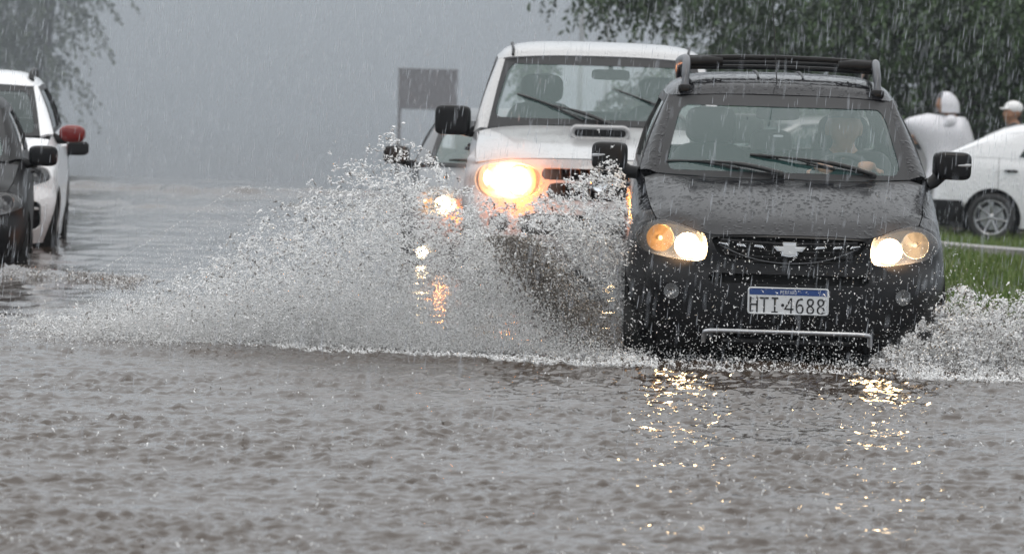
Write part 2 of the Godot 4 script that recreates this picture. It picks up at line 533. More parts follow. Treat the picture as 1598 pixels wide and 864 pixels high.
func body(root: Node3D, S: Dictionary, P: Dictionary) -> Dictionary:
	var paint: Material = P.paint
	var out := {}
	# bonnet
	var hood := g().grid(sheet(sym(S.hood), 6, 5))
	out.hood = part(root, "bonnet", hood.thick(.02), paint)
	# nose with its openings
	var nose := sheet(sym(S.face), 6, 6); nose.reverse()
	var face := g().grid(nose)
	out.face = face
	var skin := g().add(face)
	var cuts: Array = P.get("openings", [])
	var both_sides: Array = P.get("side_openings", [])
	var fa: float = S.front_axle
	var ra: float = S.rear_axle
	var rad: float = S.radius
	var hub: float = S.get("hub", rad)
	var arch := func(p: Vector3) -> float: return Vector2(p.y - hub, p.z - fa).length() - rad - .045 if absf(p.x) > .5 else 1.0
	skin.cut(arch)
	for q in cuts: skin.cut(func(p: Vector3) -> float: return poly_d(Vector2(p.x, p.y), q))
	for q in both_sides: skin.cut(func(p: Vector3) -> float: return poly_d(Vector2(absf(p.x), p.y), q))
	part(root, "front_bumper", skin.thick(.012), P.get("bumper", paint))
	# sides, cut into fender, doors and rear quarter
	var sid := g().grid(sheet(S.side, 8, 5))
	sid.cut(arch)
	sid.cut(func(p: Vector3) -> float: return Vector2(p.y - hub, p.z - ra).length() - rad - .045)
	var lead := g().grid(sheet([[V(S.hood[0][4].x + .006, S.hood[0][4].y, S.hood[0][4].z), S.face[0][4].lerp(S.face[0][5], .6), S.face[0][5]], [S.hood[1][4] + V(.006, 0, 0), S.hood[1][4].lerp(S.face[0][6], .5) + V(.02, .02, -.04), S.face[0][6].lerp(S.face[0][5], .35)], [S.side[0][0] + V(.003, 0, 0), S.side[0][0].lerp(S.face[0][6], .5) + V(.015, .012, 0), S.face[0][6]]], 4, 4))
	var bands := [[1.0, S.doors[0], "fender"], [S.doors[0], S.doors[1], "front_door"], [S.doors[1], S.doors[2], "rear_door"], [S.doors[2], -99.0, "rear_quarter"]]
	for sg in [1, -1]:
		for b in bands:
			var q := g().add(sid)
			q.cut(func(p: Vector3) -> float: return minf(b[0] - .0035 - p.z, p.z - b[1] - .0035))
			if b[2] == "fender": q.add(lead)
			q.thick(.01)
			if sg < 0: q.flip()
			var o := part(root, b[2], q, paint)
			if b[2].ends_with("door") and P.get("handles", true):
				var hz: float = b[1] + .14
				var st := along(S.belt, hz)
				part(o, "door_handle", g().tube([V(sg * (st.x + .028), st.y - .14, hz - .08), V(sg * (st.x + .062), st.y - .135, hz - .05), V(sg * (st.x + .062), st.y - .135, hz + .05), V(sg * (st.x + .028), st.y - .14, hz + .08)], [.012, .014, .014, .012], 8), P.get("handle", paint))
	# roof, windscreen and what stands between them
	part(root, "roof", g().grid(sheet(sym(S.roof), 6, 4)).thick(.02), paint)
	var ws := g().grid(sheet(sym(S.ws), 8, 6))
	out.ws = ws
	out.windscreen = part(root, "windscreen", g().add(ws), P.get("glass", M.glass))
	var frit := g().add(ws)
	var lo: float = S.ws[0][0].y + P.get("frit_low", .03); var hi: float = S.ws[2][0].y - P.get("frit_high", .055)
	var inner := []
	var wl: float = S.ws[0][3].x - .035; var wh: float = S.ws[2][3].x - .035
	var pl := PackedVector2Array()
	for q in rrect(0, (lo + hi) / 2, 2.0, hi - lo, .07): pl.append(Vector2(q.x, q.y))
	for i in pl.size():
		var t := (pl[i].y - lo) / (hi - lo)
		pl[i].x *= lerpf(wl, wh, t)
	frit.cut(func(p: Vector3) -> float: return poly_d(Vector2(p.x, p.y), pl))
	part(out.windscreen, "black_border", frit.shift(.003), M.trim)
	for sg in [1, -1]:
		var rows := []
		for k in 5:
			var v := k / 4.0
			var edge := cr(2 * S.ws[0][3] - S.ws[1][3], S.ws[0][3], S.ws[1][3], S.ws[2][3], v * 2) if v < .5 else cr(S.ws[0][3], S.ws[1][3], S.ws[2][3], 2 * S.ws[2][3] - S.ws[1][3], v * 2 - 1)
			var a: Vector3 = S.belt[0].lerp(S.eave[0], v) + V(.012, 0, 0) * sin(v * PI)
			var b: Vector3 = a + V(.002, .004, -.075)
			rows.append([edge, edge.lerp(a, .4) + V(.016, .012, .012), a + V(.004, 0, .0), b])
		var pil := g().grid(sheet(rows, 4, 4)).thick(.025)
		if sg < 0: pil.flip()
		part(root, "windscreen_pillar", pil, paint)
	# side glass and its frames
	var us := func(u: float, v: float, o := 0.0) -> Vector3:
		var zb := lerpf(S.belt[0].z, S.belt[-1].z, u); var ze := lerpf(S.eave[0].z, S.eave[-1].z, u)
		var p := along(S.belt, zb).lerp(along(S.eave, ze), v)
		return p + V(.018 * sin(v * PI) + o, 0, 0)
	var spans: Array = S.windows
	for sg in [1, -1]:
		var frame := g()
		var cuts_u := [0.0]
		for s in spans: cuts_u.append(s[0]); cuts_u.append(s[1])
		cuts_u.append(1.0)
		for k in range(0, cuts_u.size(), 2):
			var gr := []
			for i in 7:
				var row := PackedVector3Array()
				for j in 4: row.append(us.call(lerpf(cuts_u[k], cuts_u[k + 1], j / 3.0), i / 6.0, .004))
				gr.append(row)
			frame.add(g().grid(gr).thick(.03))
		for e in [[.0, .06], [.9, 1.0]]:
			var gr := []
			for i in 3:
				var row := PackedVector3Array()
				for j in 25: row.append(us.call(j / 24.0, lerpf(e[0], e[1], i / 2.0), .006))
				gr.append(row)
			frame.add(g().grid(gr).thick(.03))
		if sg < 0: frame.flip()
		part(root, "window_frame", frame, P.get("frame", M.trim))
		for s in spans:
			var gr := []
			for i in 6:
				var row := PackedVector3Array()
				for j in 7: row.append(us.call(lerpf(s[0], s[1], j / 6.0), lerpf(.05, .92, i / 5.0), -.008))
				gr.append(row)
			var q := g().grid(gr)
			if sg < 0: q.flip()
			part(root, "side_window", q, P.get("side_glass", M.glass))
	# tail
	var tail := g().grid(sheet(sym(S.tail), 6, 5))
	var rw := PackedVector2Array()
	var y1: float = S.tail[0][0].y - .1; var y0: float = S.tail[1][0].y + .03
	for q in rrect(0, (y0 + y1) / 2, 2.0, y1 - y0, .08): rw.append(Vector2(q.x * lerpf(S.tail[1][4].x - .09, S.tail[0][4].x - .09, (q.y - y0) / (y1 - y0)), q.y))
	var out_of := func(p: Vector3) -> float: return poly_d(Vector2(p.x, p.y), rw)
	part(root, "tailgate", g().add(tail).cut(out_of).thick(.012), paint)
	part(root, "rear_window", g().add(tail).cut(func(p: Vector3) -> float: return -out_of.call(p)).shift(-.004), P.get("side_glass", M.glass))
	# floor, bulkhead, dashboard
	var e: float = S.tail[3][0].z
	if P.has("rear_bumper"):
		var hb: float = S.tail[4][0].y + .06
		var rb := g().add(tail).cut(func(p: Vector3) -> float: return hb - p.y).shift(.012).thick(.03)
		var rs := g().add(sid).cut(func(p: Vector3) -> float: return minf(hb - p.y, ra - rad - .03 - p.z)).shift(.012).thick(.03)
		rb.add(rs); rb.add(rs.flip())
		part(root, "rear_bumper", rb, P.rear_bumper)
	var bw: float = S.side[3][3].x - .03
	var fl := g().box(V(0, .26, (fa + e) / 2 - .1), V(bw * 1.25, .05, absf(e - fa) + .5), .0)
	fl.box(V(0, .5, fa - .36), V(bw * 1.9, .62, .04), .0)
	fl.box(V(0, .3, (fa + ra) / 2), V(bw * 1.94, .06, absf(ra - fa) - rad * 2.4), .0)
	part(root, "floor_pan", fl, M.dark)
	var d0: Vector3 = S.ws[0][0]; var d3: Vector3 = S.ws[0][3]
	var dash := g().grid(sheet(sym([[d0 + V(0, -.02, .0), V(d3.x * .5, d3.y - .02, d0.z - .06), V(d3.x, d3.y - .02, d3.z - .02)], [V(0, d0.y - .01, d0.z - .3), V(d3.x * .5, d0.y - .0, d0.z - .32), V(d3.x, d0.y - .02, d0.z - .34)], [V(0, d0.y - .05, d0.z - .5), V(d3.x * .5, d0.y - .03, d0.z - .5), V(d3.x, d0.y - .06, d0.z - .5)], [V(0, d0.y - .35, d0.z - .52), V(d3.x * .5, d0.y - .35, d0.z - .5), V(d3.x, d0.y - .35, d0.z - .5)]]), 3, 3))
	part(root, "dashboard", dash.thick(.02), M.cabin)
	# wheels and the wells round them
	for a in [fa, ra]:
		for sg in [1, -1]:
			var well := g()
			var gr := []
			for i in 3:
				var row := PackedVector3Array()
				for j in 17:
					var an := -.5 + (PI + 1.0) * j / 16
					var rw2: float = (rad + .05) if i < 2 else .02
					row.append(V(sg * ([bw + .03, bw - .3, bw - .3][i]), hub + sin(an) * rw2, a + cos(an) * rw2))
				gr.append(row)
			part(root, "wheel_well", well.grid(gr), M.dark)
			wheel(root, sg * S.track, hub, a, rad, P.get("spokes", 6))
	return out

func seat(root: Node3D, x: float, y: float, z: float, top: float, m: Material, w := .46) -> void:
	var t := Basis(Vector3.RIGHT, .25)
	var s := part(root, "seat", g().sell(V(x, y, z), V(w / 2, .09, .24), Basis(Vector3.RIGHT, -.1), .45, 10, 20), m)
	var bh := top - .2 - y
	part(s, "seat_back", g().sell(V(x, y + bh / 2, z - .25 - bh * .12), V(w / 2, bh / 2 + .02, .07), Basis(Vector3.RIGHT, -.22), .5, 14, 20), m)
	part(s, "headrest", g().sell(V(x, top - .09, z - .3 - bh * .25), V(w * .3, .10, .05), Basis(Vector3.RIGHT, -.12), .55, 12, 18), m)
	for k in [-1, 1]:
		part(s, "headrest_post", g().tube([V(x + k * .06, top - .3, z - .28 - bh * .2), V(x + k * .06, top - .12, z - .3 - bh * .25)], [.007], 6), M.satin)

func steering_wheel(root: Node3D, x: float, y: float, z: float) -> void:
	var b := Basis(Vector3.RIGHT, -.45 + PI / 2)
	var ring := []
	for i in 33:
		var a := TAU * i / 32
		ring.append(V(x, y, z) + b * V(cos(a) * .18, 0, sin(a) * .18))
	var o := part(root, "steering_wheel", g().tube(ring, [.015], 8, false), M.cabin)
	var hubg := g().sell(V(x, y, z), V(.065, .03, .055), b, .6, 8, 14)
	for a in [0.1, PI - .1, PI / 2]: hubg.tube([V(x, y, z), V(x, y, z) + b * V(cos(a) * .175, 0, sin(a) * .175)], [.02, .012], 6)
	part(o, "hub", hubg, M.cabin)

func mirror(root: Node3D, sg: int, at: Vector3, h: Vector3, foot: Vector3, cap: Material, signal_strip := false, e := .5, tilt := 0.0) -> void:
	var t := Basis(Vector3.BACK, tilt * sg) * Basis(Vector3.UP, sg * .12)
	var o := part(root, "wing_mirror", g().sell(at, h, t, e, 16, 28), cap)
	part(o, "mirror_glass", g().sell(at - t * V(0, 0, h.z * .62), V(h.x * .86, h.y * .82, h.z * .42), t, .5, 10, 20), M.chrome)
	part(o, "mirror_foot", g().tube([foot, foot.lerp(at - V(sg * h.x * .7, h.y * .75, 0), .6) - V(0, .012, 0), at - V(sg * h.x * .6, h.y * .7, 0), at - V(sg * h.x * .45, h.y * .2, 0)], [.034, .034, .036, .03], 12), M.trim)
	if signal_strip:
		part(o, "turn_signal", g().sell(at + t * V(sg * h.x * .40, h.y * .06, h.z * .80), V(h.x * .56, h.y * .14, h.z * .2), t * Basis(Vector3.BACK, .06), .6, 10, 18), M.satin)

func wiper(root: Node3D, tip: Vector3, heel: Vector3, pivot: Vector3, hold: float) -> void:
	var nrm := V(0, .85, .5).normalized()
	var lift := nrm * .022
	var mid := tip.lerp(heel, hold)
	var blade := g()
	var cv := curve([tip + lift * .4, tip.lerp(heel, .3) + lift, mid + lift * 1.3, heel.lerp(tip, .3) + lift, heel + lift * .4], 4)
	blade.tube(cv, [.010, .012, .014, .013, .010], 6, true, .7)
	blade.tube([tip + lift * .2, tip.lerp(heel, .5) + lift * .2, heel + lift * .2], [.009], 6, true, .6)
	for k in [.12, .32, .68, .88]: blade.tube([tip.lerp(heel, k) + lift * .2, tip.lerp(heel, k) + lift], [.008], 5)
	var o := part(root, "wiper", blade, M.rubber)
	var arm := g()
	arm.tube(curve([mid + lift * 1.5, mid.lerp(pivot, .4) + lift * 1.9, mid.lerp(pivot, .72) + lift * 1.6, pivot + lift * .8], 4), [.008, .009, .010, .012, .015, .018, .018], 8, true, .7)
	arm.sell(pivot + lift * .4, V(.02, .02, .02), Basis(), .8, 6, 10)
	part(o, "wiper_arm", arm, M.rubber)

# recess behind a piece of the nose: its outline pushed inwards, with walls and a back
func well_of(face: Geo, f: Callable, back: Vector3) -> Geo:
	var q := g().add(face).cut(f)
	var m := q.v.size(); var tris := q.ix.size() / 3
	var edges := {}
	for k in tris:
		for e in 3:
			var a := q.ix[k * 3 + e]; var b := q.ix[k * 3 + (e + 1) % 3]
			if edges.has(Vector2i(b, a)): edges.erase(Vector2i(b, a))
			else: edges[Vector2i(a, b)] = true
	var o := g()
	for i in m: o.v.append(q.v[i] + back)
	for k in tris: o.tri(q.ix[k * 3], q.ix[k * 3 + 1], q.ix[k * 3 + 2])
	for e in edges: o.quad(q.v[e.x], q.v[e.y], q.v[e.y] + back, q.v[e.x] + back)
	return o

func bowl(parent: Node3D, called: String, at: Vector3, r: float, m: Material, t := Basis()) -> MeshInstance3D:
	var prof := []
	for k in 9:
		var a := k / 8.0
		prof.append([r * maxf(.12, a), r * .75 * (1.0 - a * a) * -1.0])
	prof.append([r * 1.06, .004]); prof.append([r * 1.06, -.012])
	return part(parent, called, g().lathe(at, prof, t * Basis(V(1, 0, 0), V(0, 0, 1), V(0, -1, 0)), 28), m)

# bowls: [centre, radius, 0 unlit / 1 lit / 2 unlit, amber glow coloured in]
func headlight(root: Node3D, face: Geo, poly: PackedVector2Array, sg: int, bowls: Array, depth := .1, light_at := 0.0) -> MeshInstance3D:
	var inside := func(p: Vector3) -> float: return -poly_d(Vector2(p.x * sg, p.y), poly) if p.x * sg > 0 else -1.0
	var o := part(root, "headlight", well_of(face, inside, V(0, 0, -depth)), M.reflector)
	for b in bowls:
		var at: Vector3 = b[0] * V(sg, 1, 1)
		bowl(o, "reflector", at, b[1], M.bowl_amber_glow if b[2] == 2 else M.bowl)
		if b[2] == 1 or b[2] == 3:
			part(o, "headlight_lamp", g().sell(at - V(0, 0, b[1] * .42), V(b[1] * .86, b[1] * .86, b[1] * .3), Basis(), 1.0, 12, 24), M.lamp_hot if b[2] == 3 else M.lamp)
		else:
			part(o, "bulb", g().sell(at - V(0, 0, b[1] * .45), V(.012, .012, .03), Basis(), 1.0, 8, 10), M.bulb_amber_glow if b[2] == 2 else M.satin)
	part(o, "lens", g().add(face).cut(inside).shift(.004), M.lens)
	return o

func lamp_light(parent: Node3D, at: Vector3, energy: float, size := .05, halo := 0.0) -> void:
	var l := SpotLight3D.new()
	l.name = "headlight_beam"
	l.position = at; l.rotation.x = -.05
	l.light_color = Color(1.0, .80, .56); l.light_energy = energy; l.light_size = size
	l.spot_range = 60.0; l.spot_attenuation = 2.0; l.spot_angle = 36.0; l.spot_angle_attenuation = .8; l.shadow_enabled = true
	parent.add_child(l, true)
	if halo > 0.0:   # what the wet lens scatters to all sides
		var h := OmniLight3D.new()
		h.name = "headlight_glow"; h.position = at + V(0, 0, .04); h.light_color = Color(1.0, .50, .07); h.light_energy = halo; h.light_size = size
		h.omni_range = 60.0; h.omni_attenuation = 2.0; h.shadow_enabled = true
		parent.add_child(h, true)

func ws_point(S: Dictionary, x: float, y: float) -> Vector3:   # on the windscreen
	var t := clampf((y - S.ws[0][0].y) / (S.ws[2][0].y - S.ws[0][0].y), 0, 1)
	var z0 := lerpf(S.ws[0][0].z, S.ws[2][0].z, t); var z3 := lerpf(S.ws[0][3].z, S.ws[2][3].z, t)
	var w := lerpf(S.ws[0][3].x, S.ws[2][3].x, t)
	var bow: float = (S.ws[1][0].z - (S.ws[0][0].z + S.ws[2][0].z) / 2) * 4 * t * (1 - t)
	return V(x, y, lerpf(z0, z3, pow(absf(x) / w, 2.6)) + bow)

# ---------------------------------------------------------------- the vehicles of the place
const WATER := 0.13   # depth of the flood over the road

func black_hatchback() -> Node3D:
	var r := thing("hatchback_car", "black hatchback with a roof rack and lit headlights pushing through the flood, nearest the viewer", "car", V(1.372, -WATER, -24.0), deg_to_rad(-1.1))
	var S := hatch_tables()
	var head := round_poly([Vector2(.423, .64), Vector2(.412, .745), Vector2(.47, .797), Vector2(.60, .825), Vector2(.70, .806), Vector2(.757, .755), Vector2(.758, .70), Vector2(.70, .662), Vector2(.56, .638)], 4)
	var grille := round_poly([Vector2(-.372, .752), Vector2(-.2, .758), Vector2(0, .76), Vector2(.2, .758), Vector2(.372, .752), Vector2(.375, .72), Vector2(.33, .665), Vector2(.18, .632), Vector2(0, .622), Vector2(-.18, .632), Vector2(-.33, .665), Vector2(-.375, .72)], 4)
	var slot := rrect(0, .553, .80, .05, .022)
	var fog := circle(.577, .477, .041)
	var o := body(r, S, {"paint": M.black, "bumper": M.black_smooth, "openings": [grille, slot], "side_openings": [head, fog], "glass": M.glass_wet, "frit_high": .06})
	var face: Geo = o.face
	for sg in [-1, 1]:
		headlight(r, face, head, sg, [[V(.505, .705, -.155), .062, 1], [V(.64, .735, -.27), .066, 2 if sg < 0 else 0]], .13)
		lamp_light(r, V(sg * .505, .705, -.02), 3.5)
		var inside := func(p: Vector3) -> float: return -poly_d(Vector2(p.x * sg, p.y), fog) if p.x * sg > 0 else -1.0
		var f := part(r, "fog_light", well_of(face, inside, V(0, 0, -.06)), M.dark)
		bowl(f, "reflector", V(sg * .577, .477, -.095), .036, M.bowl)
		part(f, "lens", g().add(face).cut(inside).shift(.002), M.lens)
	# grille: recess, mesh ribs, chrome dashes, emblem
	var gin := func(p: Vector3) -> float: return -poly_d(Vector2(p.x, p.y), grille)
	var gr := part(r, "grille", well_of(face, gin, V(0, 0, -.07)), M.dark)
	for k in 4:
		var bar := []
		for i in 17:
			var x: float = lerpf(-.34, .34, i / 16.0) * [1.0, 1.0, .93, .72][k]
			bar.append(V(x, [.742, .70, .672, .648][k] - .012 * (1 - x * x / .12), -.015 - x * x * .35))
		part(gr, "grille_bar", g().tube(bar, [.007], 6), M.trim)
	for i in range(-9, 10):
		part(gr, "grille_rib", g().tube([V(i * .036, .75, -.04 - absf(i) * .0022), V(i * .034, .63 + absf(i) * .003, -.034 - absf(i) * .0022)], [.003], 5), M.trim)
	var lip := []
	for i in 25:
		var x := lerpf(-.345, .345, i / 24.0)
		lip.append(V(x, .664 + .10 * pow(absf(x) / .375, 2.2) - .030, .008 - x * x * .36))
	part(gr, "grille_lip", g().tube(lip, [.0028], 6), M.rail)
	for sg in [-1, 1]:
		for d in [[.125, .175], [.215, .262], [.30, .352]]:
			var y: float = .724 - .012 * (1.0 - d[0] / .35)
			var q := PackedVector2Array([Vector2(d[0], y - .009), Vector2(d[1], y - .004 + (.006 if d[0] > .28 else 0.0)), Vector2(d[1] - .004, y + .008), Vector2(d[0] + .012, y + .005)])
			for i in 4: q[i].x *= sg
			part(gr, "chrome_dash", g().prism(q, -.03 - d[0] * d[0] * .3, .012 - d[0] * d[0] * .36, .002), M.chrome)
	var bow := PackedVector2Array([Vector2(-.034, .036), Vector2(.034, .036), Vector2(.034, .015), Vector2(.084, .015), Vector2(.062, -.013), Vector2(.038, -.013), Vector2(.040, -.034), Vector2(0, -.042), Vector2(-.040, -.034), Vector2(-.038, -.013), Vector2(-.062, -.013), Vector2(-.084, .015), Vector2(-.034, .015)])
	var em := part(gr, "emblem", g().prism(bow, -.02, .022, .003, Transform3D(Basis(), V(0, .705, 0))), M.chrome)
	var fill := PackedVector2Array()
	for p in bow: fill.append(p * Vector2(.83, .72))
	part(em, "emblem_face", g().prism(fill, .015, .025, .002, Transform3D(Basis(), V(0, .704, 0))), M.plate)
	# lower slot, skid bar
	var sin_ := func(p: Vector3) -> float: return -poly_d(Vector2(p.x, p.y), slot)
	part(r, "air_intake", well_of(face, sin_, V(0, 0, -.06)), M.dark)
	part(r, "skid_bar", g().tube(curve([V(-.413, .235, .0), V(-.41, .275, .012), V(-.385, .291, .026), V(-.2, .294, .045), V(0, .295, .05), V(.2, .294, .045), V(.385, .291, .026), V(.41, .275, .012), V(.413, .235, .0)], 4), [.0125], 10), M.satin)
	part(r, "skid_slot", g().box(V(0, .245, .015), V(.66, .02, .06), .006), M.trim)
	# number plate
	var t := Transform3D(Basis(Vector3.RIGHT, -.04), V(0, .449, .052))
	var pl := part(r, "number_plate", g().prism(rrect(0, 0, .402, .134, .014), -.02, 0.0, .002, t), M.plate)
	part(pl, "plate_rim", g().tube(loop3(rrect(0, 0, .394, .126, .012), t, .002), [.0035], 6, false), M.plate)
	part(pl, "plate_header", g().prism(rrect(0, .0455, .386, .033, .004), -.005, .0016, .0005, t), M.plate_blue)
	letters(pl, "plate_number", "HTI", .076, t * V(-.118, -.0215, .001), M.ink, .82)
	letters(pl, "plate_number", "4688", .076, t * V(.084, -.0235, .001), M.ink, .82)
	part(pl, "plate_dot", g().sell(t * V(-.027, -.02, .001), V(.008, .008, .003), Basis(), 1.0, 6, 12), M.ink)
	letters(pl, "plate_header_text", "PERFARO", .018, t * V(0, .043, .0018), M.plate, .8)
	for p in [[-.176, .012], [-.178, -.048], [.178, .01], [.178, -.05]]:
		part(pl, "plate_bolt", g().sell(t * V(p[0], p[1], .002), V(.0065, .0065, .004), Basis(), .9, 6, 12), M.satin)
	# cowl, wipers, mirrors, antenna, rack
	part(r, "cowl", g().grid(sheet(sym([[V(0, 1.025, -.91), V(.3, 1.025, -.93), V(.55, 1.025, -1.0), V(.73, 1.02, -1.13)], [V(0, 1.033, -.96), V(.3, 1.034, -.99), V(.52, 1.038, -1.07), V(.66, 1.043, -1.18)]]), 3, 4)).thick(.01), M.trim)
	wiper(r, ws_point(S, -.61, 1.10), ws_point(S, -.235, 1.075), ws_point(S, -.02, 1.05), .5)
	wiper(r, ws_point(S, -.175, 1.147), ws_point(S, .262, 1.085), ws_point(S, .46, 1.055), .52)
	mirror(r, -1, V(-.905, 1.125, -1.33), V(.092, .073, .07), V(-.75, 1.04, -1.3), M.trim, true, .42)
	mirror(r, 1, V(.885, 1.125, -1.33), V(.098, .074, .07), V(.75, 1.02, -1.3), M.black_smooth, true, .42, -.02)
	part(r, "antenna", g().tube([V(-.02, 1.50, -1.88), V(-.025, 1.56, -1.92), V(-.065, 2.05, -1.96)], [.005, .003, .002], 6).sell(V(-.018, 1.495, -1.87), V(.018, .018, .028), Basis(), .8, 8, 12), M.rubber)
	for sg in [-1, 1]:
		var rail := part(r, "roof_rail", g().tube(curve([V(sg * .515, 1.485, -1.885), V(sg * .512, 1.56, -1.91), V(sg * .508, 1.625, -1.985), V(sg * .512, 1.645, -2.12), V(sg * .53, 1.64, -2.7), V(sg * .53, 1.625, -3.3), V(sg * .52, 1.535, -3.48)], 6), [.034, .033, .030, .028, .026, .026, .03], 12, true, .75), M.rail)
		part(rail, "rail_foot", g().sell(V(sg * .515, 1.49, -1.89), V(.036, .022, .05), Basis(), .5, 8, 14), M.trim)
		part(rail, "rail_clamp", g().tube([V(sg * .49, 1.635, -2.12), V(sg * .40, 1.64, -2.12), V(sg * .31, 1.64, -2.12)], [.038, .040, .030], 10, true, .8), M.trim)
	var bar := part(r, "roof_rack_bar", g().tube([V(-.5, 1.654, -2.12), V(-.25, 1.664, -2.12), V(0, 1.668, -2.12), V(.25, 1.664, -2.12), V(.5, 1.654, -2.12)], [.015], 8), M.trim)
	part(bar, "lower_rod", g().tube([V(-.5, 1.605, -2.12), V(-.25, 1.613, -2.12), V(0, 1.617, -2.12), V(.25, 1.613, -2.12), V(.5, 1.605, -2.12)], [.013], 8), M.trim)
	part(r, "roof_rack_bar", g().tube([V(-.5, 1.64, -2.85), V(0, 1.645, -2.85), V(.5, 1.64, -2.85)], [.016], 8), M.trim)
	for x in [-.36, -.12, .12, .36]:
		part(r, "roof_rib", g().tube(curve([V(x, 1.556 - x * x * .1, -2.0), V(x, 1.586 - x * x * .15, -2.3), V(x, 1.597 - x * x * .15, -2.8), V(x, 1.575 - x * x * .15, -3.4)], 4), [.008], 6), M.trim)
	# cabin
	seat(r, -.36, .62, -1.9, 1.385, M.seat)
	seat(r, .36, .62, -1.9, 1.36, M.seat)
	var bench := part(r, "rear_seat", g().sell(V(0, .6, -2.75), V(.6, .1, .25), Basis(), .4, 8, 20).sell(V(0, .86, -3.08), V(.6, .3, .08), Basis(Vector3.RIGHT, -.25), .35, 10, 24), M.seat)
	for x in [-.34, 0, .34]: part(bench, "headrest", g().sell(V(x, 1.2, -3.16), V(.12, .075, .045), Basis(), .6, 8, 16), M.beige)
	steering_wheel(r, .33, 1.0, -1.5)
	var rm := part(r, "rear_view_mirror", g().sell(V(-.02, 1.37, -1.75), V(.115, .035, .02), Basis(), .4, 10, 24), M.cabin)
	part(rm, "mirror_stem", g().tube([V(-.02, 1.37, -1.76), V(-.02, 1.44, -1.74)], [.01], 6), M.cabin)
	part(rm, "toll_tag", g().tube([V(-.01, 1.34, -1.75), V(-.01, 1.27, -1.75)], [.004], 5).sell(V(-.012, 1.25, -1.75), V(.028, .007, .006), Basis(), .6, 6, 10), M.plate)
	return r

func loop3(p: PackedVector2Array, t: Transform3D, z: float) -> Array:
	var o := []
	for q in p: o.append(t * V(q.x, q.y, z))
	o.append(o[0])
	return o

func letters(parent: Node3D, called: String, text: String, height: float, at: Vector3, m: Material, squeeze := 1.0) -> void:
	var f := SystemFont.new(); f.font_names = PackedStringArray(["Droid Sans Mono"]); f.font_weight = 700
	var t := TextMesh.new()
	t.text = text; t.font = f; t.font_size = 64; t.pixel_size = height / 46.0; t.depth = .002
	var o := part_mesh(parent, called, t, m)
	o.position = at; o.scale = Vector3(squeeze, 1, 1)

